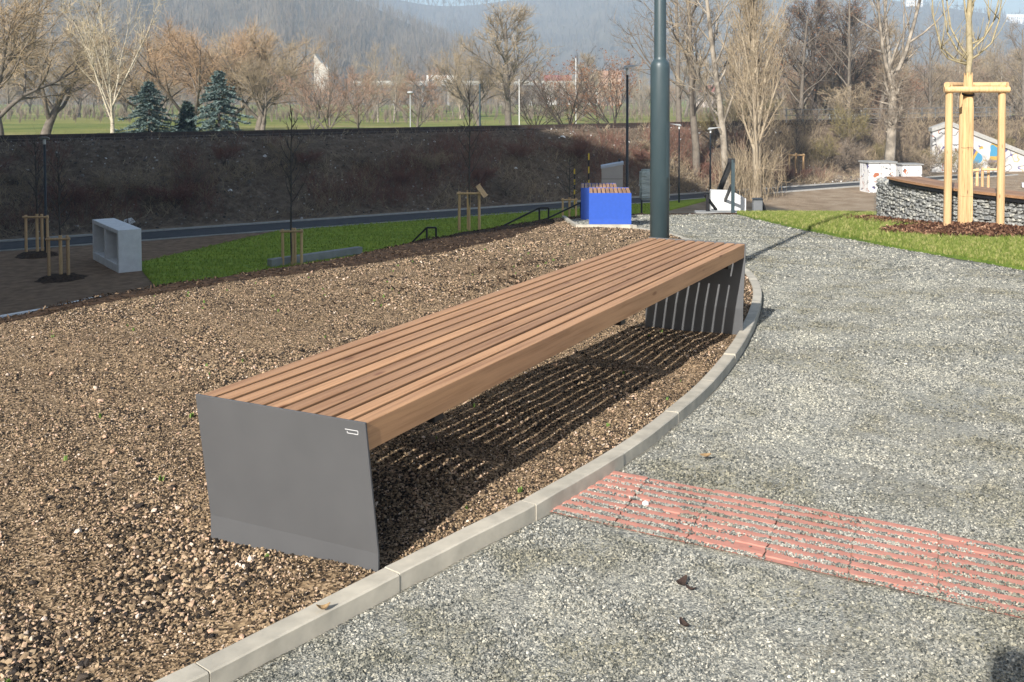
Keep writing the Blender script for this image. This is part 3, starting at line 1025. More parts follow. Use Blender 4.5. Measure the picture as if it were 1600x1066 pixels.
low_stakes = [
    (-20.83, 38.3, LOW + .05, 1.53, .05, [(-.42, 0), (.06, .25), (.42, -.05)], 'three-legged tree stakes at the far left edge, behind the nearer pair', 4.4, 'bare sapling in the far left stakes beside the dark lamp'),
    (-17.42, 33.43, LOW + .05, 1.40, .05, [(-.32, -.1), (.1, .3), (.26, .0)], 'three-legged tree stakes left of the concrete box', 4.2, 'bare sapling in the stakes left of the concrete box'),
    (-10.5, 36.0, LOW + .06, 1.29, .05, [(-.33, 0), (.02, .3), (.33, 0)], 'tree stakes in front of the low grey wall on the lower lawn', 5.6, 'bare sapling standing in front of the low grey wall'),
    (-5.26, 45.2, LOW + .06, 1.75, .06, [(-.45, 0), (-.08, .35), (.45, 0)], 'tall tree stakes with a wooden tray tilted on one corner', 6.3, 'upright many-branched sapling rising from the stakes with the tilted tray'),
    (-.86, 49.5, LOW + .06, 1.0, .05, [(-.33, 0), (0, .3), (.33, 0)], 'short tree stakes left of the blue seat cubes', 2.9, 'small spreading sapling in the stakes left of the blue seats'),
    (14.66, 71.0, tz(14.66, 71.0), 1.95, .07, [(-.5, 0), (.05, .4), (.5, 0)], 'pale tree stakes standing on the sunlit earth by the thicket', 5.2, 'thin sapling in the pale stakes by the sunlit thicket'),
]
mulch_spots = []
for k, (x, y, z, h, r, pts, lab, th, tlab) in enumerate(low_stakes):
    f = stake_frame(x, y, z, h, r, pts, lab, 'tree stakes on the low ground', ((0, 2),), .05)
    MB().tube([(0, .02, -.1), (0, .02, h * .5), (0, .02, h + .05)], .055, 10).build('reed_guard', M_REED, f)
    whip_tree(x, y + .02, z, th, tlab, M_BARK_DARKYOUNG, 20 + k, .05, .38 if k != 4 else .35, 16, th * (.16 if k != 4 else .4), 'young staked trees', 1.3 if k != 4 else .45)
    mulch_spots.append((x, y, z))
for k, (x, y, z) in enumerate(mulch_spots):
    if k in (2, 3, 4): continue
    v = []; f = []
    rk = random.Random(k)
    n = 18
    v.append((x, y, z + .16))
    for ring, rr in ((1, .45), (2, .8)):
        for j in range(n):
            a = 2 * math.pi * j / n; q = rr * rk.uniform(.85, 1.15)
            v.append((x + q * math.cos(a), y + q * math.sin(a), z + (.12 if ring == 1 else -.03) + rk.uniform(-.02, .03)))
    f += [(0, 1 + j, 1 + (j + 1) % n) for j in range(n)] + [(1 + j, 1 + n + j, 1 + n + (j + 1) % n, 1 + (j + 1) % n) for j in range(n)]
    MB().add(v, f).build('mulch_mound', M_MULCHSOIL, label=['low dark mulch mound under the farthest left sapling', 'low dark mulch mound under the sapling beside the concrete box', '', '', '', 'low dark mulch mound under the sapling by the thicket'][k], cat='mulch', group='mulch mounds')

# wooden tray on the stakes
tray = empty('wooden_tray', (-4.78, 45.2, LOW + .06 + 1.72), label='small wooden tray tilted on top of the tall stakes', cat='tray')
RT = Matrix.Rotation(.95, 3, 'Y') @ Matrix.Rotation(.5, 3, 'X')
for k in range(4):
    MB().box(RT @ Vector((.0, -.135 + .09 * k, .12)), (.62, .075, .02), RT).build('board', M_STAKE, tray)
for sx in (-1, 1):
    MB().box(RT @ Vector((sx * .30, 0, .15)), (.03, .36, .05), RT).build('rim', M_STAKE, tray)

# ------------------------------------------------------------------ concrete frame box
cb = empty('concrete_block', (-16.0, 34.5, LOW + .02), label='pale precast concrete block with two square openings', cat='concrete block')
ca = math.atan2(.789, -.615)
cb.rotation_euler = (0, 0, ca)
L_, D_, H_ = 3.8, .76, 1.5
def cbox(c, s, nm='wall'):
    MB().box(c, s, ch=.012).build(nm, M_CONCRETE, cb)
# local: +X back along the long side, +Y towards the far side is negative
yy = -D_ / 2
cbox((L_ / 2, yy, H_ - .07), (L_, D_, .14), 'top_slab')
cbox((L_ / 2, yy, .12), (L_ - .004, D_ - .004, .36), 'plinth')
for x in (.075, L_ / 2, L_ - .075):
    cbox((x, yy, H_ / 2 + .0), (.15 - .003, D_ - .008, H_ - .13), 'upright')
cbox((L_ / 2, -D_ + .06, H_ / 2), (L_ - .16, .1, H_ - .2), 'back_wall')

# low grey wall on the lawn and pale edging below the crest
lw = MB()
ang = math.atan2(2.8, 2.38)
lw.box((-9.95, 37.2, LOW + .08), (3.9, .3, .5), Matrix.Rotation(.86, 3, 'Z'), .01)
lw.build('low_wall', M_CONCRETE_D, label='low grey concrete wall on the shaded lawn', cat='wall')
em = MB()
pts = [(-4.57, 7.6), (-4.62, 8.0), (-4.69, 8.9), (-4.79, 10.0)]
v = []; f = []
for i, (x, y) in enumerate(pts):
    d = np.array(pts[min(i + 1, 3)]) - np.array(pts[max(i - 1, 0)]); d = d / np.linalg.norm(d); n2 = np.array([-d[1], d[0]])
    z = [-.26, -.31, -.43, -.55][i]
    for s2, zz in ((-.035, -.5), (-.035, 0), (.035, 0), (.035, -.5)):
        v.append((x + n2[0] * s2, y + n2[1] * s2, z + zz))
for i in range(3):
    for j in range(4):
        f.append((i * 4 + j, i * 4 + (j + 1) % 4, i * 4 + 4 + (j + 1) % 4, i * 4 + 4 + j))
f += [(0, 1, 2, 3), (15, 14, 13, 12)]
em.add(v, f)
em.build('garden_edging', M_CONCRETE, label='pale garden edging at the far left below the gravel bed', cat='edging')

# ------------------------------------------------------------------ gabion seat wall
GP = smooth_line(np.array([(5.25, 18.4), (5.22, 17.9), (5.32, 16.6), (5.62, 15.3), (6.1, 14.2), (6.85, 12.9), (7.9, 11.5)], float), .1)
GTn = np.gradient(GP, axis=0); GTn /= np.linalg.norm(GTn, axis=1)[:, None]
GNo = np.stack([-GTn[:, 1], GTn[:, 0]], 1)      # to the right of travel is -GNo ; wall body lies on the far side
GF = GP
gs = np.concatenate([[0], np.cumsum(np.hypot(*np.diff(GP, axis=0).T))])
gab = empty('gabion_wall', (5.62, 15.3, float(zp(15.3))), label='curved gabion wall of stacked grey stones with a wooden seat top', cat='wall')
def g_at(s, d):
    x = np.interp(s, gs, GP[:, 0]); y = np.interp(s, gs, GP[:, 1]); nx = np.interp(s, gs, GNo[:, 0]); ny = np.interp(s, gs, GNo[:, 1])
    return float(x + nx * d), float(y + ny * d)
def g_bar(name, mat, d0, d1, z0f, z1, s0=0, s1=None, step=.15):
    s1 = s1 or gs[-1]
    v = []; f = []
    S = np.arange(s0, s1 + 1e-6, step)
    for s in S:
        for d, top in ((d0, 0), (d0, 1), (d1, 1), (d1, 0)):
            x, y = g_at(s, d)
            v.append((x, y, z1 if top else (float(zp(y)) - .1 if z0f is None else z0f)))
    for i in range(len(S) - 1):
        for j in range(4):
            f.append((i * 4 + j, i * 4 + 4 + j, i * 4 + 4 + (j + 1) % 4, i * 4 + (j + 1) % 4))
    f += [(0, 1, 2, 3), tuple(len(v) - 4 + j for j in (3, 2, 1, 0))]
    bm = bmesh.new()
    me = mesh_np(name, v, f, mat)
    bm.from_mesh(me); bmesh.ops.recalc_face_normals(bm, faces=bm.faces); bm.to_mesh(me); bm.free()
    o = link(name, me, gab)
    o.matrix_parent_inverse = Matrix.Translation(gab.location).inverted()
    return o
ZS = .0
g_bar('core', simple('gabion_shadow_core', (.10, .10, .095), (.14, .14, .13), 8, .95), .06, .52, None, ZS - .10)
# each course of stones
M_GSTONE = None
def mat_gstone():
    m, nt, b = new_mat('gabion_stone')
    b.inputs['Roughness'].default_value = .9
    at = nd(nt, 'ShaderNodeAttribute'); at.attribute_name = 'tone'
    r = ramp(nt, [(0, (.19, .198, .20)), (.35, (.29, .293, .285)), (.7, (.38, .378, .35)), (1, (.48, .465, .41))])
    nt.links.new(at.outputs['Fac'], r.inputs[0])
    n = noise(nt, coords(nt), 22, 6)
    rr = ramp(nt, [(.3, (.75, .75, .75)), (.7, (1.15, 1.15, 1.12))])
    nt.links.new(n, rr.inputs[0])
    nt.links.new(mix_rgb(nt, 1.0, r.outputs[0], rr.outputs[0], 'MULTIPLY'), b.inputs['Base Color'])
    bump(nt, b, n, .5, .01)
    return m
M_GSTONE = mat_gstone()
rk = np.random.default_rng(5)
bmI = bmesh.new(); bmesh.ops.create_icosphere(bmI, subdivisions=1, radius=1); bmI.verts.index_update()
icv = np.array([q.co[:] for q in bmI.verts]); icf = np.array([[q.index for q in f.verts] for f in bmI.faces]); bmI.free()
V = []; Fc = []; tone = []
kq = 0
def add_stone(s, d, z, L, h, dep):
    global kq
    x, y = g_at(s, d); x2, y2 = g_at(s + .02, d)
    t = np.array([x2 - x, y2 - y]); t /= np.linalg.norm(t); nn = np.array([-t[1], t[0]])
    q = icv * (1 + rk.normal(0, .16, icv.shape))
    q = np.sign(q) * np.abs(q) ** .75
    rz_ = rk.normal(0, .12)
    lx = q[:, 0] * L / 2; lz = q[:, 2] * h / 2
    lx, lz = lx * math.cos(rz_) - lz * math.sin(rz_), lx * math.sin(rz_) + lz * math.cos(rz_)
    ld = q[:, 1] * dep / 2
    P = np.stack([x + t[0] * lx + nn[0] * ld, y + t[1] * lx + nn[1] * ld, z + lz], 1)
    V.append(P); Fc.append(icf + kq); tone.append(np.full(len(P), rk.beta(2, 2))); kq += len(P)
smax = gs[-1]
z = ZS - .10 - .03
while z > -.95:
    s = rk.uniform(0, .08)
    hrow = rk.uniform(.036, .058)
    while s < smax:
        L = rk.uniform(.06, .16)
        x, y = g_at(s, 0)
        if z > float(zp(y)) - .06:
            add_stone(s + L / 2, .045 + rk.normal(0, .012), z + rk.normal(0, .006), L * 1.06, hrow * 1.12 * rk.uniform(.85, 1.15), .12)
        s += L
    z -= hrow * .92
# the bare left end of the top and the end face
for k in range(70):
    add_stone(rk.uniform(0, .9), rk.uniform(.05, .5), ZS - .11 + rk.normal(0, .01), rk.uniform(.07, .16), .06, .12)
for k in range(60):
    zz = rk.uniform(-.75, -.12)
    add_stone(rk.normal(.0, .02), rk.uniform(.05, .5), zz, .1, .06, .14)
me = mesh_np('stone_fill', np.vstack(V), np.vstack(Fc), M_GSTONE)
at = me.attributes.new('tone', 'FLOAT', 'POINT'); at.data.foreach_set('value', np.concatenate(tone).astype(np.float32))
o = link('stone_fill', me, gab, kind='stuff'); o.matrix_parent_inverse = Matrix.Translation(gab.location).inverted()
# wire basket
wm = MB()
for s in np.arange(0, smax, .1):
    x, y = g_at(s, -.025)
    wm.tube([(x, y, float(zp(y)) - .03), (x, y, ZS - .085)], .0022, 3, False)
for z in np.arange(-.85, ZS - .08, .1):
    seg = [(*g_at(s, -.027), z) for s in np.arange(0, smax, .2) if z > float(zp(g_at(s, 0)[1])) - .02]
    if len(seg) > 1: wm.tube(seg, .0022, 3, False)
o = wm.build('wire_basket', M_WIRE, gab); o.matrix_parent_inverse = Matrix.Translation(gab.location).inverted()
# seat planks following the curve
g_bar('seat_frame', M_BLACK, -.045, .50, ZS - .085, ZS - .028, .95)
for k in range(5):
    d0 = -.07 + k * .117
    g_bar('seat_plank', M_SEATWOOD, d0, d0 + .109, ZS - .026, ZS + .012, .92)

# ------------------------------------------------------------------ grey cabinet, wrapped board, bins, rails
cz = tz(.7, 28)
cab = empty('grey_cabinet', (.695, 28, cz), label='tall grey cabinet with a sloping pale lid behind the blue seats', cat='cabinet')
hL, hR = -.55 - cz, -.44 - cz
v = [(-.29, -.25, -.1), (.29, -.25, -.1), (.29, .25, -.1), (-.29, .25, -.1), (-.29, -.25, hL - .07), (.29, -.25, hR - .07), (.29, .25, hR - .07), (-.29, .25, hL - .07)]
MB().add(v, [(0, 3, 2, 1), (4, 5, 6, 7), (0, 1, 5, 4), (1, 2, 6, 5), (2, 3, 7, 6), (3, 0, 4, 7)]).build('body', M_STEELGREY, cab)
v = [(-.31, -.27, hL - .07), (.31, -.27, hR - .066), (.31, .27, hR - .066), (-.31, .27, hL - .07), (-.31, -.27, hL), (.31, -.27, hR + .004), (.31, .27, hR + .004), (-.31, .27, hL)]
MB().add(v, [(0, 3, 2, 1), (4, 5, 6, 7), (0, 1, 5, 4), (1, 2, 6, 5), (2, 3, 7, 6), (3, 0, 4, 7)]).build('lid', simple('lid_blue_grey', (.42, .47, .55), (.38, .43, .5), 4, .5), cab)
MB().box((0, -.2515, hL - .35), (.57, .004, .008)).build('door_gap', M_BLACK, cab)
MB().box((.2, .1, hR + .03), (.06, .1, .07), ch=.01).build('hinge', M_LAMPPOST, cab)

wz = tz(1.87, 28)
wb = empty('wrapped_board', (1.87, 28, wz), label='information board wrapped in shiny plastic film half behind the thick pole', cat='sign board')
h0, h1 = -1.50 - wz, -.66 - wz
bm = bmesh.new()
bmesh.ops.create_cube(bm, size=1)
for q in bm.verts: q.co = Vector((q.co.x * .82, q.co.y * .22, q.co.z * (h1 - h0) + (h0 + h1) / 2))
bmesh.ops.bevel(bm, geom=list(bm.edges), offset=.05, segments=3, affect='EDGES')
bmesh.ops.subdivide_edges(bm, edges=list(bm.edges), cuts=3, use_grid_fill=True)
rr = random.Random(8)
for q in bm.verts: q.co += Vector((rr.uniform(-.012, .012), rr.uniform(-.015, .015), rr.uniform(-.012, .012)))
me = bpy.data.meshes.new('film'); bm.to_mesh(me); bm.free(); me.materials.append(M_WRAP)
link('film', me, wb)
MB().box((0, 0, (h0 + h1) / 2), (.7, .06, (h1 - h0) - .12), ch=.01).build('board', M_CONCRETE, wb)
for sx in (-.36, .36):
    MB().box((sx, 0, h0 / 2 - .1), (.05, .05, h0 + .3)).build('leg', M_LAMPPOST, wb)

def rail_set(name, pts_posts, rails, label, cat='handrail', r=.021, group='black stair handrails'):
    root = empty(name, pts_posts[0][0], label=label, cat=cat, group=group)
    o = Vector(pts_posts[0][0])
    for (base, top) in pts_posts:
        b = Vector(base) - o; t = Vector(top) - o
        MB().box((b + t) / 2, (r * 2, r * 2, (t - b).length)).build('post', M_BLACK, root)
    for a, b in rails:
        a = Vector(a) - o; b = Vector(b) - o
        d = (b - a)
        R = d.to_track_quat('X', 'Z').to_matrix()
        MB().box((a + b) / 2, (d.length, r * 2, r * 2), R).build('handrail', M_BLACK, root)
    return root
def gpos(x, y, dz=0): return (x, y, tz(x, y) + dz)
# three rails on the mulched slope, only their tops stand above the crest
for k, (x, y, zt, dx, dzz, lab) in enumerate(((-3.80, 24, -1.74, -.62, -.62, 'short black handrail top showing over the mulch at the middle of the slope'),
                                              (-1.13, 24, -1.27, -2.0, -1.0, 'black handrail sloping down left of the blue seats, farther from them'),
                                              (-.16, 26, -1.36, -2.2, -1.05, 'black handrail sloping down right beside the blue seats'))):
    g0 = tz(x, y)
    rail_set('handrail', [((x, y, g0 - .05), (x, y, zt)), ((x + dx, y, tz(x + dx, y) - .05), (x + dx, y, zt + dzz))], [((x + .22, y, zt), (x, y, zt)), ((x, y, zt), (x + dx, y, zt + dzz)), ((x + .22, y, zt), (x + .22, y, zt - .22))], lab)
# steel stair rail at the end of the path
st_z = tz(3.26, 23)
r2 = empty('stair_rail', (3.26, 22.7, -1.25), label='tall dark stair railing with two posts at the end of the path', cat='handrail', group='black stair handrails')
def bar(root, a, b, w, mat=M_LAMPPOST, nm='handrail'):
    o = root.location
    a = Vector(a) - o; b = Vector(b) - o; d = b - a
    MB().box((a + b) / 2, (d.length, w, w), d.to_track_quat('X', 'Z').to_matrix()).build(nm, mat, root)
bar(r2, (3.27, 22.7, -1.35), (3.27, 22.7, -.04), .075, M_POLE, 'post')
bar(r2, (3.02, 24.6, -2.2), (3.02, 24.6, -1.0), .07, M_POLE, 'post')
bar(r2, (3.31, 22.7, -.06), (3.16, 22.74, -.06), .09, M_BLACK)
bar(r2, (3.24, 22.72, -.06), (3.12, 27.2, -2.25), .10, M_BLACK)
bar(r2, (3.24, 22.72, -.62), (3.16, 27.2, -2.75), .06, M_BLACK)
r3 = empty('stair_rail', (2.72, 22.9, -1.2), label='low black railing just left of the tall stair railing', cat='handrail', group='black stair handrails')
bar(r3, (2.72, 22.9, -1.5), (2.72, 22.9, -.83), .06, M_BLACK, 'post')
bar(r3, (2.66, 22.9, -.84), (2.98, 23.3, -1.24), .05, M_BLACK)
bar(r3, (2.74, 22.9, -1.18), (2.98, 23.3, -1.5), .04, M_BLACK)
r4 = empty('stair_rail', (3.86, 22.6, -1.2), label='low black railing beside the small grey bin by the lawn', cat='handrail', group='black stair handrails')
bar(r4, (3.86, 22.6, -1.5), (3.86, 22.6, -.90), .07, M_BLACK, 'post')
bar(r4, (3.76, 22.6, -.92), (3.90, 22.6, -.92), .07, M_BLACK)
bar(r4, (3.87, 22.6, -.92), (4.12, 23.0, -1.42), .06, M_BLACK)
bar(r4, (3.88, 22.6, -1.2), (4.02, 23.0, -1.5), .05, M_BLACK)
tb = empty('litter_bin', (3.72, 22.1, tz(3.72, 22.1) - .02), label='small square grey litter bin by the end of the lawn', cat='bin')
MB().box((0, 0, .13), (.20, .20, .36), ch=.01).build('body', simple('bin_grey', (.16, .165, .175), (.14, .145, .15), 6, .5), tb)
MB().box((0, 0, .325), (.22, .22, .03), ch=.006).build('lid', M_LAMPPOST, tb)
# white cheek wall of the stairs
ww = MB()
v = []
for y in (23.6, 23.9):
    for (x, z) in ((2.9, -.82), (3.38, -.84), (3.72, -1.02), (3.72, -2.6), (2.9, -2.6)):
        v.append((x, y + (x - 2.9) * .1, z))
n = 5
ww.add(v, [tuple(range(n)), tuple(range(2 * n - 1, n - 1, -1))] + [(i, n + i, n + (i + 1) % n, (i + 1) % n) for i in range(n)])
ww.build('stair_wall', M_WHITEWALL, label='white cheek wall of the stairs behind the tall railing', cat='wall')
steps = empty('stairs', (3.35, 22.6, -1.2), label='concrete steps going down from the end of the path', cat='stairs')
for k in range(12):
    o = MB().box((-.35 - .0 * k, .3 + .32 * k, -.12 - .165 * k), (1.1, .34, .2), ch=.008).build('step', M_CONCRETE_D, steps)

# marker sticks with yellow and black bands
for k, (x, y, h) in enumerate(((-.66, 53.5, 2.2), (.10, 55.5, 2.9))):
    zb = tz(x, y)
    m = empty('marker_stick', (x, y, zb), label=['yellow and black banded stick, the left one of the pair left of the grey cabinet', 'yellow and black banded stick close beside the grey cabinet'][k], cat='marker', group='banded marker sticks')
    for i in range(8):
        MB().tube([(0, 0, h * i / 8 + (h * .0)), (0, 0, h * (i + 1) / 8)], .04, 8).build('band', M_YELLOW if i % 2 else M_BLACK, m)

# graffiti cabinets
gc = empty('graffiti_cabinet', (18.3, 63.8, LOW - .15), .18, label='white switch cabinet covered with colourful graffiti', cat='cabinet')
MB().box((0, 0, .98), (1.8, 1.3, 2.0), ch=.02).build('body', M_GRAF, gc)
MB().box((0, 0, 2.03), (1.95, 1.45, .1), ch=.01).build('roof', M_CONCRETE_D, gc)
MB().box((-.1, -.66, 1.1), (.02, .03, 1.5)).build('door_gap', M_BLACK, gc)
gc2 = empty('graffiti_cabinet', (20.7, 65.2, LOW), .12, label='smaller white graffiti cabinet right of the leaning tree', cat='cabinet')
MB().box((0, 0, .8), (1.3, 1.1, 1.6), ch=.02).build('body', M_GRAF, gc2)
MB().box((0, 0, 1.64), (1.45, 1.25, .08), ch=.01).build('roof', M_CONCRETE_D, gc2)

# stepped concrete terraces far right
ter = empty('concrete_terrace', (33.5, 67, LOW), -.35, label='grey stepped concrete terrace at the right edge beyond the stakes', cat='terrace')
for k in range(7):
    MB().box((1.0, -2.5 + k * .75, .2 + k * .36), (11 - .5 * k, .9, .26), ch=.02).build('step', M_CONCRETE_D if k > 1 else M_CONCRETE, ter)
for k, (x, y) in enumerate(((22.6, 60.0), (24.2, 60.6))):
    stake_frame(x, y, LOW, 1.75, .085, [(-.55, 0), (.5, 0), (0, .5)], ['stake frame seen in the gap right of the reed wrapped tree', 'stake frame seen just left of the right lawn stake'][k], 'tree stakes on the low ground', ((0, 1),))

# white wing wall of the underpass with graffiti, railing on the bridge above
ww_root = empty('wing_wall', (27, 79.2, LOW), label='white sloping wing wall with graffiti below the bridge railing', cat='wall')
def slab_part(nm, pts, y0, y1, mat):
    n = len(pts)
    v = [(x - 27, y0 - 79.2 + (x - 27) * .12, z - LOW) for x, z in pts] + [(x - 27, y1 - 79.2 + (x - 27) * .12, z - LOW) for x, z in pts]
    MB().add(v, [tuple(range(n)), tuple(range(2 * n - 1, n - 1, -1))] + [(i, n + i, n + (i + 1) % n, (i + 1) % n) for i in range(n)]).build(nm, mat, ww_root)
slab_part('wall_face', [(27.0, -1.3), (28.4, -.9), (34.5, -3.25), (38.5, -4.75), (38.5, -5.2), (27.0, -5.2)], 79.3, 79.8, M_GRAFWALL)
slab_part('coping', [(26.9, -1.25), (28.4, -.75), (34.5, -3.1), (38.7, -4.68), (38.7, -4.95), (34.5, -3.45), (28.4, -1.1), (26.9, -1.55)], 79.15, 79.95, M_EDGE)

brg = empty('bridge_railing', (*rail_pt(62, -.9), -.9), math.atan2(RU[1], RU[0]), label='grey metal railing of the railway bridge at right', cat='railing')
for k in range(17):
    MB().box((-10 + k * 1.75, 0, .55), (.07, .07, 1.1)).build('post', M_WIRE, brg)
for z in (.3, .65, 1.08):
    MB().box((4, -.045, z), (28.4, .05, .06)).build('rail', M_WIRE, brg)

# ------------------------------------------------------------------ railway track
trk = empty('railway_track', (*rail_pt(40, 1.2), LOW + 3.85), math.atan2(RU[1], RU[0]), label='railway track on top of the dark bank', cat='track')
for dn in (-.75, .75):
    mb = MB()
    mb.box((0, dn, .13), (170, .07, .16)); mb.box((0, dn, .035), (170, .15, .03))
    mb.build('rail', M_RAIL, trk)
mb = MB()
for k in range(270):
    mb.box((-84 + k * .62, 0, -.04), (.24, 2.5, .12))
mb.build('sleepers', M_SLEEPER, trk, kind='stuff')
# cable trough that forms the dark edge line of the bank
MB().box((0, -2.0, -.02), (170, .3, .2)).build('cable_trough', M_RAIL, trk)

# ------------------------------------------------------------------ scattered loose material (geometry nodes on plain points)
def scatter(name, pts, scale, rot, meshes, label, cat):
    pts = np.asarray(pts, np.float32)
    n = len(pts)
    me = bpy.data.meshes.new(name)
    me.vertices.add(n)
    me.vertices.foreach_set('co', pts.ravel())
    a = me.attributes.new('piece_scale', 'FLOAT_VECTOR', 'POINT')
    s3 = np.asarray(scale, np.float32)
    if s3.ndim == 1: s3 = np.repeat(s3[:, None], 3, 1)
    a.data.foreach_set('vector', s3.ravel())
    a = me.attributes.new('piece_turn', 'FLOAT_VECTOR', 'POINT')
    a.data.foreach_set('vector', np.asarray(rot, np.float32).ravel())
    me.update()
    o = link(name, me, label=label, cat=cat, kind='stuff')
    c = bpy.data.collections.new(name + '_pieces')
    for i, m in enumerate(meshes):
        po = bpy.data.objects.new(name + '_piece', m)
        c.objects.link(po)
    g = bpy.data.node_groups.new(name, 'GeometryNodeTree')
    g.interface.new_socket('Geometry', in_out='INPUT', socket_type='NodeSocketGeometry')
    g.interface.new_socket('Geometry', in_out='OUTPUT', socket_type='NodeSocketGeometry')
    N = g.nodes.new
    gi = N('NodeGroupInput'); go = N('NodeGroupOutput')
    ci = N('GeometryNodeCollectionInfo')
    ci.inputs['Collection'].default_value = c
    ci.inputs['Separate Children'].default_value = True
    ci.inputs['Reset Children'].default_value = True
    iop = N('GeometryNodeInstanceOnPoints')
    iop.inputs['Pick Instance'].default_value = True
    ri = N('FunctionNodeRandomValue'); ri.data_type = 'INT'
    ri.inputs[4].default_value = 0; ri.inputs[5].default_value = len(meshes) - 1
    na = N('GeometryNodeInputNamedAttribute'); na.data_type = 'FLOAT_VECTOR'; na.inputs['Name'].default_value = 'piece_scale'
    nb = N('GeometryNodeInputNamedAttribute'); nb.data_type = 'FLOAT_VECTOR'; nb.inputs['Name'].default_value = 'piece_turn'
    L = g.links.new
    L(gi.outputs[0], iop.inputs['Points'])
    L(ci.outputs[0], iop.inputs['Instance'])
    L(ri.outputs[2], iop.inputs['Instance Index'])
    L(nb.outputs[0], iop.inputs['Rotation'])
    L(na.outputs[0], iop.inputs['Scale'])
    L(iop.outputs[0], go.inputs[0])
    md = o.modifiers.new('scatter', 'NODES')
    md.node_group = g
    return o

def pebble_mesh(name, seed, mat, flat=.7, jag=.18, sub=1, power=.85):
    r = np.random.default_rng(seed)
    q = icv * (1 + r.normal(0, jag, (len(icv), 1)))
    q = np.sign(q) * np.abs(q) ** power
    q *= np.array([1, r.uniform(.6, .85), flat * r.uniform(.7, 1.1)])
    return mesh_np(name, q * .5, icf, mat)

def chip_mesh(name, seed, mat):
    r = np.random.default_rng(seed)
    q = np.array([(x, y, z) for x in (-1, 1) for y in (-1, 1) for z in (-1, 1)], float)
    q = q * np.array([1, r.uniform(.5, .8), r.uniform(.35, .6)]) * (1 + r.normal(0, .22, q.shape))
    return mesh_np(name, q * .5, [(0, 1, 3, 2), (4, 6, 7, 5), (0, 4, 5, 1), (2, 3, 7, 6), (0, 2, 6, 4), (1, 5, 7, 3)], mat)

def rot_random(r, n, tilt=.5):
    return np.stack([r.normal(0, tilt, n), r.normal(0, tilt, n), r.uniform(0, 6.28, n)], 1)

def in_view(x, y, margin=.25):
    # ground that the photograph and a step to either side of it can see
    return (x > -.62 * y - .5 - margin) & (x < .47 * y + .5 + margin) & (y > 1.7)

rg = np.random.default_rng(77)
def sample(poly, n, ymin, ymax, xmin=-6, xmax=9):
    A = np.array(poly)
    x = rg.uniform(max(xmin, A[:, 0].min()), min(xmax, A[:, 0].max()), n); y = rg.uniform(ymin, ymax, n)
    m = in_view(x, y)
    x, y = x[m], y[m]
    m = in_poly(x, y, A)
    return x[m], y[m]
def area_n(poly, dens, ymin, ymax, xmin=-6, xmax=9):
    A = np.array(poly)
    return int((min(xmax, A[:, 0].max()) - max(xmin, A[:, 0].min())) * (ymax - ymin) * dens)

# crushed brick and soil in the bed
M_PEB = random_tone('bed_chip', [(0, (.014, .012, .011)), (.34, (.04, .031, .024)), (.50, (.12, .085, .055)), (.66, (.26, .185, .113)), (.85, (.40, .295, .185)), (.95, (.48, .32, .22)), (1, (.66, .55, .44))], .9, .12)
M_PEBBIG = random_tone('bed_stone', [(0, (.022, .019, .018)), (.4, (.05, .04, .033)), (.55, (.17, .12, .08)), (.7, (.36, .25, .16)), (.88, (.50, .32, .22)), (1, (.66, .54, .44))], .85, .15)
pm = [pebble_mesh('bed_chip', 100 + k, M_PEB, .7, .22) for k in range(5)]
X, Y, S = [], [], []
for (y0, y1, dens, s0, s1) in ((1.9, 4.6, 30000, .0038, .0088), (4.6, 7, 13000, .0042, .009), (7, 10, 6000, .006, .0115), (10, 18.3, 1900, .0095, .017)):
    x, y = sample(bed_poly, area_n(bed_poly, dens, y0, y1), y0, y1)
    # clumps: coarse in places, fine and sandy in others
    cl = wob(x + 2, y, 2.1) * .5 + wob(x, y, 5.5) * .5
    coarse = sstep(-.2, .7, cl)
    left = sstep(-.6, -1.5, x) * sstep(4.0, 2.6, y)
    s = rg.uniform(s0, s1, len(x)) * (.75 + .35 * coarse + .45 * left * coarse) * np.exp(rg.normal(0, .32, len(x)))
    keep = rg.uniform(0, 1, len(x)) < (.65 + .35 * coarse)
    X.append(x[keep]); Y.append(y[keep]); S.append(s[keep])
X, Y, S = map(np.concatenate, (X, Y, S))
Z = z_bed(X, Y) + S * .18
scatter('brick_chips', np.stack([X, Y, Z], 1), S, rot_random(rg, len(X), .6), pm, 'loose brown crushed brick chips covering the bed', 'gravel')
pm2 = [pebble_mesh('bed_stone', 200 + k, M_PEBBIG, .65, .2) for k in range(5)]
x, y = sample(bed_poly, area_n(bed_poly, 240, 1.9, 10), 1.9, 10)
keep = rg.uniform(0, 1, len(x)) < np.clip(.10 + .90 * sstep(-.7, -1.5, x) * sstep(4.0, 2.6, y) * sstep(-.5, .3, wob(x, y, 2.2)), 0, 1)
x, y = x[keep], y[keep]
s = rg.uniform(.014, .027, len(x)) * np.exp(rg.normal(0, .2, len(x)))
scatter('brick_lumps', np.stack([x, y, z_bed(x, y) + s * .2], 1), s, rot_random(rg, len(x), .5), pm2, 'larger reddish brick lumps lying in the bed', 'stones')

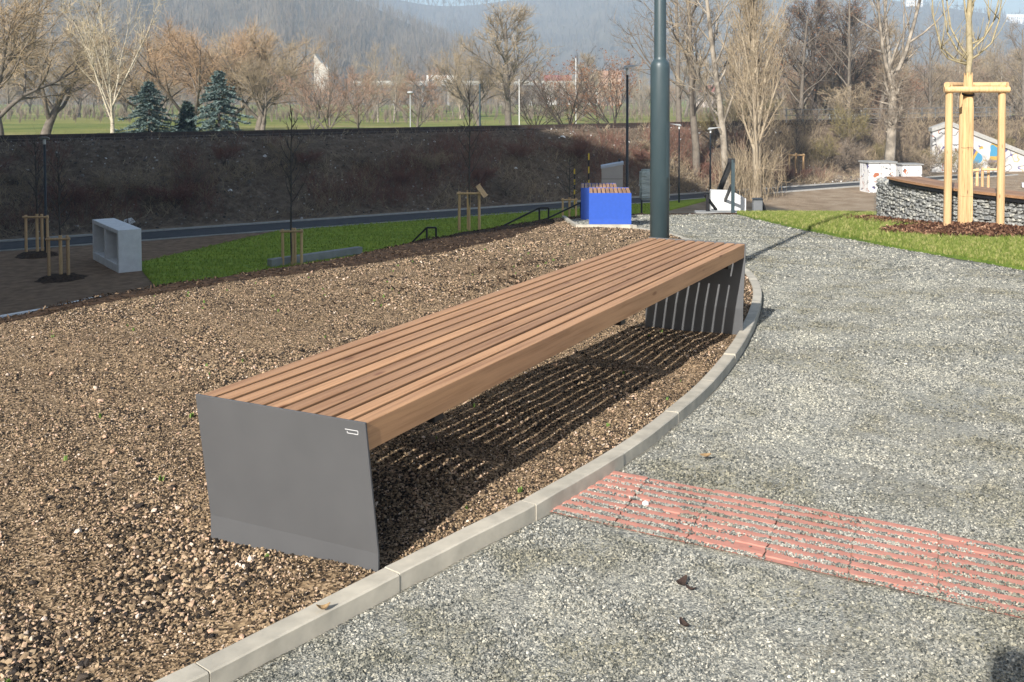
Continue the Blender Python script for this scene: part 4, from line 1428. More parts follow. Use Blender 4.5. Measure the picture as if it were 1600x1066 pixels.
# granite chips on the path
M_CHIP = random_tone('granite_chip', [(0, (.058, .064, .064)), (.3, (.155, .16, .15)), (.6, (.275, .272, .245)), (.85, (.385, .372, .325)), (.96, (.48, .455, .39)), (1, (.60, .57, .50))], .88, .15, patchy=True)
cm = [chip_mesh('granite_chip', 300 + k, M_CHIP) for k in range(5)]
X, Y, S = [], [], []
for (y0, y1, dens, s0, s1) in ((1.9, 3.6, 32000, .0036, .0066), (3.6, 5.6, 19000, .0042, .0074), (5.6, 9, 5200, .0056, .0095), (9, 14, 1500, .008, .014), (14, 21.4, 350, .012, .02)):
    x, y = sample(path_poly, area_n(path_poly, dens, y0, y1), y0, y1)
    patch = .55 * wob(x, y, 1.6) + .45 * wob(x + 5, y - 2, 4.4)
    keep = rg.uniform(0, 1, len(x)) < np.clip(.93 - .68 * sstep(.2, .75, patch), .2, 1)
    # keep the raised ribs of the warning tiles clear
    rel = np.stack([x, y], 1) - TO
    w = rel @ TN; u = rel @ TD - w * SK
    rib = ((w / (TW / NR)) % 1.0) < (.56 - .10 * wob(x, y, 11))
    on = (w > 0) & (w < TW) & (u > -TL * 1.2)
    cover = wob(x, y, 6.0)
    keep &= ~(on & rib & ~((w > TW * (.965 - .07 * cover)) & (wob(x, y, 17) > -.35)))
    keep &= ~(on & ~rib & (wob(x + 1, y, 9) > .62 + .3 * wob(x, y, 31)))
    d, _ = line_dist(x, y, KL[::5])
    keep &= d > .012
    x, y = x[keep], y[keep]
    X.append(x); Y.append(y); S.append(rg.uniform(s0, s1, len(x)) * np.exp(rg.normal(0, .2, len(x))))
# grit packed into the grooves of the tiles and drifting over their front edge
n = 60000
u = rg.uniform(-TL * 1.1, TL * 8.5, n); w = rg.uniform(0, TW + .05, n)
gx_ = TO[0] + TD[0] * (u + w * SK) + TN[0] * w; gy_ = TO[1] + TD[1] * (u + w * SK) + TN[1] * w
fr_ = (w / (TW / NR)) % 1.0
keep = ((fr_ > .58 - .08 * wob(gx_, gy_, 13)) | (fr_ < .03)) & (w < TW) & (wob(gx_ + 1, gy_, 8) < .40 + .35 * wob(gx_, gy_, 27))
keep |= (w > TW * (.975 - .06 * wob(gx_, gy_, 6))) & (wob(gx_, gy_, 21) > -.6)
keep &= line_dist(gx_, gy_, KL[::5])[0] > .012
keep &= (gy_ < 3.9) & in_poly(gx_, gy_, np.array(path_poly))
X.append(gx_[keep]); Y.append(gy_[keep]); S.append(rg.uniform(.0032, .0062, keep.sum()))
X, Y, S = map(np.concatenate, (X, Y, S))
rel = np.stack([X, Y], 1) - TO
w = rel @ TN; u = rel @ TD - w * SK
on = (w > 0) & (w < TW) & (u > -TL * 1.2)
Z = np.where(on, zp(Y) + .003, z_path(X, Y)) + S * .15
scatter('granite_chips', np.stack([X, Y, Z], 1), S, rot_random(rg, len(X), .45), cm, 'loose grey granite chips covering the path', 'gravel')

# turf blades
M_BLADE = random_tone('grass_blade', [(0, (.085, .125, .016)), (.4, (.145, .195, .032)), (.75, (.25, .27, .07)), (1, (.43, .38, .17))], .7, .25)
def tuft_mesh(name, seed, mat, nb=9, h=1.0, w=.06, spread=.35):
    r = np.random.default_rng(seed)
    v = []; f = []
    for k in range(nb):
        a = r.uniform(0, 6.28); b0 = r.uniform(0, spread, 2) - spread / 2
        lean = r.uniform(.1, .6); hh = h * r.uniform(.5, 1)
        dx, dy = math.cos(a), math.sin(a)
        px, py = -dy * w / 2, dx * w / 2
        i = len(v)
        v += [(b0[0] - px, b0[1] - py, -.1), (b0[0] + px, b0[1] + py, -.1), (b0[0] + dx * lean * .4 * hh + px * .8, b0[1] + dy * lean * .4 * hh + py * .8, hh * .6), (b0[0] + dx * lean * .4 * hh - px * .8, b0[1] + dy * lean * .4 * hh - py * .8, hh * .6), (b0[0] + dx * lean * hh, b0[1] + dy * lean * hh, hh)]
        f += [(i, i + 1, i + 2, i + 3), (i + 3, i + 2, i + 4)]
    return mesh_np(name, v, f, mat)
tm = [tuft_mesh('grass_tuft', 400 + k, M_BLADE) for k in range(4)]
X, Y, S = [], [], []
for (y0, y1, dens, sc_) in ((8.5, 13, 1500, .042), (13, 22, 600, .06)):
    x, y = sample(lawn_poly, area_n(lawn_poly, dens, y0, y1, xmax=11), y0, y1, xmax=11)
    dm_ = np.hypot(x - SX, y - SY)
    keep = (dm_ > .95) & (line_dist(x, y, GP[::4])[0] > .25)
    x, y = x[keep], y[keep]
    X.append(x); Y.append(y); S.append(sc_ * rg.uniform(.6, 1.2, len(x)))
X, Y, S = map(np.concatenate, (X, Y, S))
scatter('turf_grass', np.stack([X, Y, zp(Y) + .028], 1), S, np.stack([rg.normal(0, .1, len(X)), rg.normal(0, .1, len(X)), rg.uniform(0, 6.28, len(X))], 1), tm, 'short bright grass blades of the right lawn', 'grass')
M_BLADE_LOW = random_tone('lower_grass_blade', [(0, (.15, .23, .015)), (.5, (.25, .34, .03)), (1, (.40, .44, .08))], .7, .25)
tm_low = [tuft_mesh('lower_grass_tuft', 430 + k, M_BLADE_LOW) for k in range(4)]
LLP = np.array([(-13.96, 32.5), (-16.3, 36.5), rail_pt(10, -12.2), rail_pt(36, -11.4), (2.6, 50), (0, 44), (-3, 38), (-7, 33), (-9, 30), (-11, 29.2)])
x = rg.uniform(-18, 4, 42000); y = rg.uniform(29, 56, 42000)
m = in_poly(x, y, LLP); x, y = x[m], y[m]
scatter('lower_grass', np.stack([x, y, terrain(x, y) + .05], 1), rg.uniform(.07, .13, len(x)), np.stack([np.zeros(len(x)), np.zeros(len(x)), rg.uniform(0, 6.28, len(x))], 1), tm_low, 'short grass of the shaded lower lawn', 'grass')
# a few weeds in the bed
wm_ = [tuft_mesh('weed', 450 + k, simple('weed_green', (.10, .17, .03), (.14, .22, .05), 20, .7), 6, .8, .35, .5) for k in range(3)]
x, y = sample(bed_poly, area_n(bed_poly, 3.0, 2.0, 12), 2.0, 12)
scatter('bed_weeds', np.stack([x, y, z_bed(x, y) + .004], 1), rg.uniform(.012, .03, len(x)), np.stack([np.zeros(len(x)), np.zeros(len(x)), rg.uniform(0, 6.28, len(x))], 1), wm_, 'tiny green weeds sprouting between the brick chips', 'weeds')

# bark mulch: along the gabion, round the big stakes, along the crest
M_BARKCHIP = random_tone('bark_chip', [(0, (.025, .013, .009)), (.4, (.065, .03, .018)), (.72, (.13, .064, .038)), (.92, (.24, .135, .085)), (1, (.40, .25, .16))], .9, .12)
bc = [chip_mesh('bark_chip', 500 + k, M_BARKCHIP) for k in range(5)]
M_CLOD = random_tone('dark_clod', [(0, (.016, .011, .008)), (.6, (.045, .03, .02)), (.9, (.11, .075, .05)), (1, (.25, .18, .12))], .95, .08)
bc2 = [pebble_mesh('dark_clod', 520 + k, M_CLOD, .6, .25) for k in range(4)]
def bark(pts_xy, z, smin, smax, name, label, pieces=None):
    n = len(pts_xy)
    s = rg.uniform(smin, smax, n)
    s3 = np.stack([s * rg.uniform(1.2, 2.2, n), s * .8, s * .5], 1)
    scatter(name, np.column_stack([pts_xy, z]), s3, rot_random(rg, n, .5), pieces or bc, label, 'mulch')
n = 6500
a = rg.uniform(0, 6.28, n); q = np.sqrt(rg.uniform(0, 1, n)) * 1.05
x1 = SX + q * np.cos(a) * 1.15; y1 = SY + q * np.sin(a)
s1 = rg.uniform(0, gs[-1], 7000); d1 = -np.abs(rg.normal(0, .22, 7000)) - .01
xy2 = np.array([g_at(s, d) for s, d in zip(s1, d1)])
xa = np.concatenate([x1, xy2[:, 0]]); ya = np.concatenate([y1, xy2[:, 1]])
rr_ = np.hypot(xa - SX, ya - SY)
k = line_dist(xa, ya, GP[::4])[0] > 0.0
za = zp(ya) + .035 + .09 * np.exp(-(rr_ / .7) ** 2) + rg.uniform(0, .03, len(xa))
bark(np.column_stack([xa, ya]), za, .025, .05, 'bark_mulch', 'reddish brown bark mulch round the stakes and along the stone wall')
# mulch base under the chips so no grass shows through
v = []; f = []
v.append((SX, SY, float(zp(SY)) + .11))
nn_ = 28
for ring in range(1, 5):
    for j in range(nn_):
        t = 2 * math.pi * j / nn_; q = 1.0 * ring / 4
        x_, y_ = SX + q * 1.15 * math.cos(t), SY + q * math.sin(t)
        v.append((x_, y_, float(zp(y_)) + .02 + .09 * math.exp(-(q / .7) ** 2) - (.03 if ring == 4 else 0)))
f += [(0, 1 + j, 1 + (j + 1) % nn_) for j in range(nn_)]
for ring in range(3):
    b0 = 1 + ring * nn_
    f += [(b0 + j, b0 + nn_ + j, b0 + nn_ + (j + 1) % nn_, b0 + (j + 1) % nn_) for j in range(nn_)]
MB().add(v, f).build('mulch_mound', M_MULCHSOIL, smooth=True, label='round bark mulch mound under the thick stakes on the lawn', cat='mulch', group='mulch mounds')
# crest mulch
SP = np.array(slope_poly)
x = rg.uniform(-6, 2, 60000); y = rg.uniform(5, 22, 60000)
m = in_poly(x, y, SP) & in_view(x, y, 1); x, y = x[m], y[m]
dcr = line_dist(x, y, CREST)[0]
m = dcr < 1.5; x, y = x[m], y[m]
bark(np.column_stack([x, y]), terrain(x, y) + .014 + .014 * wob(x, y, 5) + .01 * wob(x, y, 11), .010, .03, 'crest_mulch', 'dark mulch and clods along the top of the slope', bc2)
# dark clods on the bed behind the bench
x = rg.normal(.0, .75, 1500) - .15; y = 9.6 + rg.normal(0, .55, 1500) + .9 * (x + .15)
m = in_poly(x, y, np.array(bed_poly)) & (wob(x, y, 5) > .1); x, y = x[m], y[m]
bark(np.column_stack([x, y]), z_bed(x, y) + .015, .012, .035, 'dark_clods', 'dark clods scattered on the bed behind the bench', bc2)

# ------------------------------------------------------------------ bare trees
def norm(a): return a / np.linalg.norm(a)
def ribbons(P, w, r):
    """P: (n, k, 3) polylines, w: (n, k) widths -> flat strips"""
    n, k, _ = P.shape
    d = np.zeros_like(P); d[:, :-1] = P[:, 1:] - P[:, :-1]; d[:, -1] = d[:, -2]
    a = r.normal(0, 1, (n, 1, 3))
    s = np.cross(d, np.broadcast_to(a, d.shape)); s /= np.linalg.norm(s, axis=2, keepdims=True) + 1e-9
    A = P - s * w[..., None] / 2; B = P + s * w[..., None] / 2
    v = np.stack([A, B], 2).reshape(-1, 3)
    base = (np.arange(n)[:, None] * k + np.arange(k - 1)[None, :]).ravel() * 2
    f = np.stack([base, base + 1, base + 3, base + 2], 1)
    return v, f

def tree_meshes(name, seed, H, cfg, bark, twig):
    """returns (trunk mesh, crown mesh): limbs as tubes, twigs as thin strips"""
    r = np.random.default_rng(seed)
    mb = MB()
    ends = []
    n_ch = cfg['n']; ang = cfg['ang']; rat = cfg['rat']; st = cfg['start']; up = cfg['up']; jit = cfg['jit']
    last = len(n_ch) - 1
    def grow(p, d, L, rad, lvl):
        k = [7, 6, 4, 3][min(lvl, 3)]
        pts = [p.copy()]; dirs = [d.copy()]
        for i in range(k):
            d = norm(d + r.normal(0, jit[min(lvl, len(jit) - 1)], 3) + np.array([0, 0, up[min(lvl, len(up) - 1)] / k]))
            p = p + d * L / k
            pts.append(p.copy()); dirs.append(d.copy())
        tip = cfg.get('tip', .25) if lvl else cfg.get('trunk_tip', .3)
        rr = np.linspace(rad, rad * tip, k + 1)
        mb.tube(pts, rr, [7, 5, 4, 3][min(lvl, 3)], False)
        if lvl > last: return
        if lvl == last:
            ends.append((np.array(pts), np.array(dirs), L, rr)); return
        ph = r.uniform(0, 6.28)
        for c in range(n_ch[lvl]):
            t = st[lvl] + (1 - st[lvl]) * ((c + r.uniform(.1, .9)) / n_ch[lvl])
            t = min(t, .999)
            q = t * k; i = int(q); fr = q - i
            b = pts[i] * (1 - fr) + pts[i + 1] * fr
            dd_ = dirs[i]
            az = ph + c * 2.399 + r.normal(0, .25)
            o1 = norm(np.cross(dd_, np.array([.3, .9, .1]) if abs(dd_[2]) > .9 else np.array([0, 0, 1.])))
            o2 = np.cross(dd_, o1)
            an = ang[lvl] * r.uniform(.75, 1.25)
            nd_ = norm(dd_ * math.cos(an) + (o1 * math.cos(az) + o2 * math.sin(az)) * math.sin(an))
            shape = cfg['shape'](t) if lvl == 0 else (1.15 - .6 * t)
            grow(b, nd_, L * rat[lvl] * shape * r.uniform(.75, 1.2), max(rr[i] * cfg.get('rr', .58), .012), lvl + 1)
    grow(np.array([0, 0, -.2]), norm(np.array([cfg.get('lean', 0), 0, 1.])), H * cfg['trunk'], cfg['r'], 0)
    # twigs
    T = cfg['twigs']; tl = cfg['tl']; tw = cfg['tw']; tup = cfg.get('tup', .25); ta = cfg.get('tang', .6)
    PP = []; WW = []
    for pts, dirs, L, rr in ends:
        q = r.uniform(.1, 1, T) * (len(pts) - 1.001); i = q.astype(int); fr = (q - i)[:, None]
        b = pts[i] * (1 - fr) + pts[i + 1] * fr
        d = dirs[i] + r.normal(0, ta, (T, 3)); d /= np.linalg.norm(d, axis=1, keepdims=True)
        l = tl * r.uniform(.5, 1.3, (T, 1))
        m1 = b + d * l * .5
        d2 = d + np.array([0, 0, tup]) + r.normal(0, .25, (T, 3)); d2 /= np.linalg.norm(d2, axis=1, keepdims=True)
        m2 = m1 + d2 * l * .5
        PP.append(np.stack([b, m1, m2], 1)); WW.append(np.tile(np.array([tw, tw * .8, tw * .35]), (T, 1)))
        # side twigs
        d3 = d2 + r.normal(0, .6, (T, 3)); d3 /= np.linalg.norm(d3, axis=1, keepdims=True)
        e = m1 + d3 * l * .25; e2 = e + (d3 + np.array([0, 0, tup])) * l * .25
        PP.append(np.stack([m1, e, e2], 1)); WW.append(np.tile(np.array([tw * .8, tw * .6, tw * .3]), (T, 1)))
    PP = np.concatenate(PP); WW = np.concatenate(WW)
    v, f = ribbons(PP, WW, r)
    mats = [twig]
    crown = mesh_np(name + '_crown', v, f, mats)
    if cfg.get('leaves'):
        lm, nl, ls = cfg['leaves']
        tips = PP[r.integers(0, len(PP), nl), 2]
        a = r.normal(0, 1, (nl, 3)); a /= np.linalg.norm(a, axis=1, keepdims=True); b = np.cross(a, r.normal(0, 1, (nl, 3))); b /= np.linalg.norm(b, axis=1, keepdims=True)
        tips = tips + r.normal(0, .08, (nl, 3))
        s = ls * r.uniform(.6, 1.3, (nl, 1))
        lv = np.stack([tips - a * s, tips + b * s * .6, tips + a * s, tips - b * s * .6], 1).reshape(-1, 3)
        k0 = len(v)
        v2 = np.vstack([v, lv]); f2 = f.tolist() + (np.arange(nl)[:, None] * 4 + np.arange(4)[None, :] + k0).tolist()
        crown = mesh_np(name + '_crown', v2, f2, [twig, lm])
        mi = np.zeros(len(f2), np.int32); mi[len(f):] = 1
        crown.polygons.foreach_set('material_index', mi)
    trunk = mb.mesh(name + '_trunk', bark, True)
    return trunk, crown

def twigmat(name, c):
    return simple(name, c, tuple(x * .75 for x in c), .6, .9, spec=.1)
def mat_birch():
    m, nt, b = new_mat('birch_bark')
    b.inputs['Roughness'].default_value = .85
    f = noise(nt, coords(nt, (1, 1, 2.2)), 3.2, 5, .65)
    rr = ramp(nt, [(.36, (.09, .075, .06)), (.46, (.46, .40, .30)), (.7, (.56, .49, .36))])
    nt.links.new(f, rr.inputs[0]); nt.links.new(rr.outputs[0], b.inputs['Base Color'])
    return m
B_BIRCH = mat_birch()
B_MOTTLE = simple('mottled_grey_bark', (.36, .31, .245), (.17, .145, .115), 2.6, .9, 0, .4, .03, detail=7, lo=.4, hi=.6)
B_PALE = simple('pale_poplar_bark', (.46, .38, .27), (.30, .24, .17), 2.0, .9, 0, .3, .02, detail=7)
B_GREY = simple('grey_bark', (.20, .17, .135), (.13, .108, .086), 3, .9, 0, .3, .02)
B_DARK = simple('dark_bark', (.085, .068, .055), (.055, .044, .037), 3, .9, 0, .3, .02)
T_WILLOW = twigmat('willow_twig', (.43, .325, .205))
T_ORANGE = twigmat('orange_willow_twig', (.45, .305, .185))
T_TAN = twigmat('tan_twig', (.375, .295, .195))
T_RED = twigmat('russet_twig', (.36, .235, .165))
T_GREY = twigmat('grey_twig', (.25, .2, .15))
T_DARK = twigmat('dark_twig', (.11, .085, .068))
T_PALE = twigmat('pale_twig', (.52, .43, .28))
L_DRY = simple('dry_leaf', (.26, .13, .065), (.18, .085, .045), 3, .85)

CFG = dict(
    willow=dict(trunk=.42, r=.34, n=[9, 8, 6], ang=[.75, .6, .55], rat=[1.25, .52, .5], start=[.3, .25, .25], up=[.05, .35, .3, .2], jit=[.10, .12, .15, .18], shape=lambda t: 1.1 - .15 * t, twigs=40, tl=1.2, tw=.024, tang=.95, tup=.35, rr=.6),
    vase=dict(trunk=.20, r=.2, n=[8, 9, 5], ang=[.62, .5, .55], rat=[3.1, .42, .5], start=[.55, .2, .25], up=[0, .18, .25, .2], jit=[.08, .07, .12, .15], shape=lambda t: .95 + .1 * t, twigs=15, tl=.85, tw=.026, tup=.3, rr=.6),
    round=dict(trunk=.62, r=.16, n=[14, 6, 5], ang=[.85, .55, .55], rat=[.58, .5, .5], start=[.25, .2, .25], up=[0, .35, .25, .2], jit=[.05, .08, .12, .15], shape=lambda t: 1.15 - .55 * t, twigs=15, tl=.7, tw=.024, tup=.3, rr=.5),
    tall=dict(trunk=.8, r=.24, n=[18, 8, 5], ang=[.7, .55, .55], rat=[.42, .5, .5], start=[.28, .2, .25], up=[0, .45, .3, .2], jit=[.04, .09, .13, .16], shape=lambda t: 1.2 - .75 * t, twigs=15, tl=.8, tw=.026, tup=.35, rr=.5),
    birch=dict(trunk=.30, r=.24, n=[7, 10, 5], ang=[.42, .5, .5], rat=[2.1, .32, .5], start=[.55, .25, .25], up=[0, .22, .35, .2], jit=[.06, .05, .10, .15], shape=lambda t: .8 + .3 * t, twigs=11, tl=.85, tw=.022, tup=.3, rr=.55),
    column=dict(trunk=.9, r=.26, n=[34, 7, 4], ang=[.42, .4, .45], rat=[.32, .5, .5], start=[.10, .15, .2], up=[0, .5, .4, .3], jit=[.03, .06, .10, .14], shape=lambda t: 1.1 - .6 * t, twigs=10, tl=.9, tw=.022, tup=.6, rr=.4),
    sparse=dict(trunk=.85, r=.2, n=[15, 6, 4], ang=[.85, .6, .6], rat=[.40, .5, .5], start=[.22, .2, .25], up=[0, .4, .2, .1], jit=[.035, .10, .15, .16], shape=lambda t: 1.25 - .8 * t, twigs=11, tl=.7, tw=.018, tup=.25, rr=.42),
    fork=dict(trunk=.44, r=.27, n=[8, 12, 6], ang=[.5, .75, .6], rat=[1.35, .34, .5], start=[.42, .10, .25], up=[0, .55, .2, .1], jit=[.03, .06, .13, .16], shape=lambda t: .2 if t < .80 else 1.0, twigs=12, tl=.7, tw=.016, tup=.15, rr=.62, lean=.14, trunk_tip=.62),
)
PROTO = {}
def proto(key, cfgname, seed, bark, twig, H=12.0, **over):
    c = dict(CFG[cfgname]); c.update(over)
    PROTO[key] = (tree_meshes(key, seed, H, c, bark, twig), H)
proto('willow_a', 'willow', 1, B_GREY, T_WILLOW)
proto('willow_b', 'willow', 2, B_GREY, T_ORANGE)
proto('willow_c', 'willow', 3, B_GREY, T_TAN)
proto('vase_a', 'vase', 4, B_GREY, T_RED)
proto('vase_dark', 'vase', 5, B_DARK, T_DARK)
proto('leafy', 'vase', 6, B_DARK, T_RED, leaves=(L_DRY, 2600, .09))
proto('round_a', 'round', 7, B_GREY, T_RED)
proto('tall_a', 'tall', 8, B_GREY, T_TAN)
proto('tall_dark', 'tall', 9, B_DARK, T_DARK, leaves=(L_DRY, 1500, .07))
proto('birch', 'birch', 10, B_BIRCH, T_PALE)
proto('column', 'column', 11, B_PALE, T_TAN)
proto('sparse', 'sparse', 12, B_GREY, T_GREY)
proto('sparse_pale', 'sparse', 13, B_MOTTLE, T_TAN)
proto('fork', 'fork', 14, B_MOTTLE, T_GREY)
proto('bush_olive', 'vase', 21, B_GREY, twigmat('olive_twig', (.25, .205, .095)), H=4.0, r=.06, tw=.02, tl=.5, twigs=14)
proto('bush_tan', 'vase', 22, B_GREY, T_TAN, H=4.0, r=.06, tw=.02, tl=.5, twigs=14)
proto('bush_dark', 'willow', 23, B_DARK, T_GREY, H=4.0, r=.06, tw=.016, tl=.5, twigs=10, trunk=.3)
proto('bush_red', 'vase', 24, B_DARK, twigmat('dogwood_stem', (.22, .115, .085)), H=4.0, r=.05, tw=.028, tl=.7, twigs=12)
proto('thin', 'column', 15, B_MOTTLE, T_TAN, n=[16, 5, 3], r=.12, twigs=6)

def tree_at(key, x, y, h, rz, label, group, zb=None, wide=1.0, name='bare_tree'):
    (tm_, cm_), H0 = PROTO[key]
    s = h / H0
    t = empty(name, (x, y, tz(x, y) if zb is None else zb), rz, label=label, cat='tree', group=group)
    t.scale = (s * wide, s * wide, s)
    link('trunk', tm_, t); link('crown', cm_, t)
    return t
GB = 'bare trees beyond the railway'
GR = 'bare trees on the right'
ROW = [   # kind, x, y, height, turn, width, label, group
    ('willow_a', -54.0, 93.0, 17.5, .3, 1.2, 'big brown willow at the left edge beyond the railway', GB),
    ('willow_c', -60.0, 112.0, 17.0, 2.2, 1.2, 'tan willow behind the big one at the left edge', GB),
    ('birch', -39.7, 85.0, 15.8, 1.0, .8, 'pale-barked forked tree left of the blue spruces', GB),
    ('willow_a', -50.5, 118.0, 14.5, 1.4, 1.15, 'brown willow right behind the pale forked tree', GB),
    ('willow_b', -44.0, 112.0, 14.6, 4.1, 1.15, 'rounded orange-brown willow above the left spruce', GB),
    ('willow_b', -41.5, 120.0, 15.0, .8, 1.1, 'orange willow between the two blue spruces', GB),
    ('willow_a', -37.0, 114.0, 14.2, 5.2, 1.1, 'rounded brown willow above the right spruce', GB),
    ('willow_c', -34.5, 108.0, 11.6, 2.9, 1.0, 'tan willow at the right end of the willow group', GB),
    ('vase_a', -24.0, 94.0, 9.6, .2, 1.1, 'low wide russet tree with several stems left of the small lamp', GB),
    ('vase_a', -27.2, 100.0, 8.8, 2.0, 1.0, 'russet tree leaning out left of the many-stemmed one', GB),
    ('round_a', -21.8, 97.0, 9.6, 1.1, 1.2, 'russet round tree with a single short trunk', GB),
    ('sparse', -38.0, 150.0, 14.0, .6, .8, 'dark thin tree crown beside the pointed concrete tower', GB),
    ('thin', -37.0, 180.0, 13.5, .6, 1.2, 'slender grey tree behind the russet trees', GB),
    ('thin', -33.5, 176.0, 13.0, 3.1, 1.3, 'slender grey tree right of the other slender one', GB),
    ('round_a', -16.6, 99.0, 9.6, 3.4, 1.25, 'round russet tree right behind the small white-headed lamp', GB),
    ('column', -24.9, 200.0, 12.5, .6, .9, 'narrow tan poplar far away at the road bridge', GB),
    ('tall_a', -10.6, 138.0, 18.6, .6, 1.4, 'tall broad tan tree left of the leafless dark one', GB),
    ('willow_c', -14.6, 140.0, 13.5, 4.6, 1.0, 'tan tree at the left foot of the tall broad one', GB),
    ('vase_dark', -1.7, 90.0, 9.8, .5, 1.3, 'dark many-stemmed tree left of the lamp with the flat head', GB),
    ('vase_dark', -5.2, 100.0, 8.4, 2.5, 1.3, 'lower dark bushy tree beside the dark many-stemmed one', GB),
    ('leafy', 3.0, 92.0, 11.0, 1.5, 1.0, 'tree with dry brown leaves just left of the thick pole', GB),
    ('sparse', 8.4, 92.0, 19.0, .5, 1.0, 'tall grey tree hidden behind the thick pole', GB),
    ('sparse', 7.15, 66.0, 17.5, 2.0, .95, 'tall bare tree just right of the thick pole', GR),
    ('sparse_pale', 8.65, 62.0, 17.5, 3.5, .9, 'pale mottled trunk between the lamp and the pale poplar', GR),
    ('column', 9.9, 58.8, 17.5, .5, .75, 'pale columnar poplar with dense upright shoots by the stairs', GR),
    ('tall_dark', 21.0, 93.0, 14.2, .5, 1.05, 'dark tree with dry seed clusters right of the pale poplar', GR),
    ('tall_dark', 24.4, 96.0, 14.0, 2.6, 1.1, 'second dark seed-laden tree, nearer the leaning one', GR),
    ('leafy', 27.5, 102.0, 10.0, 4.0, .9, 'low tree with dry leaves in the thicket', GR),
    ('fork', 19.4, 66.0, 17.5, 0.0, 1.0, 'leaning forked tree with pale mottled trunk behind the gabion wall', GR),
    ('willow_c', 30.0, 112.0, 9.0, .9, .8, 'tan bushy tree behind the leaning forked one', GR),
]
for k_ in range(44):
    rr0 = random.Random(900 + k_)
    d = rr0.uniform(100, 150); px = 1215 + k_ * 10.5 + rr0.uniform(-8, 8)
    kd = ('thin', 'sparse', 'willow_c', 'tall_a', 'thin', 'round_a', 'sparse_pale')[k_ % 7]
    ROW.append((kd, (px - 917) / 1587 * d, d, rr0.uniform(7.5, 11.0) + (1.5 if px > 1450 else 0), rr0.uniform(0, 6), rr0.uniform(.9, 1.3), {'thin': 'slender pale bare tree in the wood behind the bridge railing', 'sparse': 'grey bare tree in the wood behind the bridge railing', 'willow_c': 'bushy tan tree in the wood behind the bridge railing', 'tall_a': 'tall tan bare tree in the wood behind the bridge railing', 'round_a': 'russet bare tree in the wood behind the bridge railing', 'sparse_pale': 'mottled pale trunk in the wood behind the bridge railing'}[kd], 'wood behind the bridge railing'))
for k_ in range(58):
    rr0 = random.Random(1900 + k_)
    d = rr0.uniform(190, 290); px = -30 + k_ * 21.5 + rr0.uniform(-12, 12)
    kd = ('willow_c', 'round_a', 'tall_a', 'willow_a', 'vase_dark', 'sparse', 'thin')[k_ % 7]
    ROW.append((kd, (px - 917) / 1587 * d, d, rr0.uniform(8, 14.5), rr0.uniform(0, 6), rr0.uniform(1.0, 1.5), {'thin': 'slender bare tree at the far edge of the meadow', 'sparse': 'grey bare tree at the far edge of the meadow', 'willow_c': 'bushy tan tree at the far edge of the meadow', 'willow_a': 'round brown tree at the far edge of the meadow', 'tall_a': 'tall tan tree at the far edge of the meadow', 'round_a': 'russet tree at the far edge of the meadow', 'vase_dark': 'dark spreading tree at the far edge of the meadow'}[kd], 'trees at the far edge of the meadow'))
for k_ in range(16):
    rr0 = random.Random(2900 + k_)
    d = rr0.uniform(88, 112); px = 1130 + k_ * 19 + rr0.uniform(-8, 8)
    kd = ('sparse', 'tall_a', 'sparse', 'round_a')[k_ % 4]
    ROW.append((kd, (px - 917) / 1587 * d, d, rr0.uniform(10.0, 14.0), rr0.uniform(0, 6), rr0.uniform(.9, 1.2), {'sparse': 'thin grey tree between the pale poplar and the leaning tree', 'tall_a': 'tan tree between the pale poplar and the leaning tree', 'tall_dark': 'dark tree with dry clusters between the pale poplar and the leaning tree', 'round_a': 'russet tree between the pale poplar and the leaning tree'}[kd], 'trees between the poplar and the leaning tree'))
for key, x, y, h, rz, wd, lab, grp in ROW:
    tree_at(key, x, y, h, rz, lab, grp, wide=wd)

# blue spruces
M_NEEDLE = simple('blue_spruce_needles', (.075, .12, .105), (.21, .27, .25), 3.2, .8, detail=6)
M_NEEDLE_D = simple('dark_spruce_needles', (.04, .07, .055), (.09, .13, .11), 2.2, .8, detail=6)
def spruce(x, y, h, rad, seed, label, mat, tip=False):
    r = np.random.default_rng(seed)
    t = empty('spruce', (x, y, tz(x, y)), label=label, cat='tree', group='spruces beyond the railway')
    MB().tube([(0, 0, -.2), (0, 0, h * .5), (0, 0, h * .97)], [.16, .1, .02], 7).build('trunk', B_DARK, t)
    mb = MB()
    PP = []; WW = []
    nb = 95
    for k in range(nb):
        f = (k + .5) / nb
        z = h * (.04 + .93 * f)
        L = rad * (1 - f) ** .7 * r.uniform(.55, 1.25) * (1 + .18 * math.sin(f * 23 + seed * 2)) + .12
        a = k * 2.399 + r.normal(0, .2)
        d = np.array([math.cos(a), math.sin(a), 0])
        tt = np.linspace(0, 1, 6)
        pts = np.array([[d[0] * L * q, d[1] * L * q, z + L * (.05 * q - .42 * q * q + .22 * q ** 3)] for q in tt])
        mb.tube(pts, np.linspace(.03, .01, 6), 3, False)
        nn = int(40 + 55 * L)
        q = r.uniform(.15, 1, nn) * 4.999; i = q.astype(int); fr = (q - i)[:, None]
        b = pts[i] * (1 - fr) + pts[i + 1] * fr
        side = np.cross(d, [0, 0, 1])
        dd = d * r.uniform(.1, .9, (nn, 1)) + side * r.normal(0, .8, (nn, 1)) + np.array([0, 0, -1]) * r.uniform(-.35, .7, (nn, 1))
        dd /= np.linalg.norm(dd, axis=1, keepdims=True)
        l = r.uniform(.16, .36, (nn, 1))
        PP.append(np.stack([b, b + dd * l * .5, b + dd * l + np.array([0, 0, .03])], 1)); WW.append(np.tile(np.array([.07, .085, .02]), (nn, 1)))
    v, f = ribbons(np.concatenate(PP), np.concatenate(WW), r)
    mb.build('branches', B_DARK, t)
    link('crown', mesh_np('spruce_crown', v, f, mat), t)
    return t
spruce(-38.8, 90.0, 6.2, 3.1, 1, 'blue spruce, left one of the two beyond the railway', M_NEEDLE)
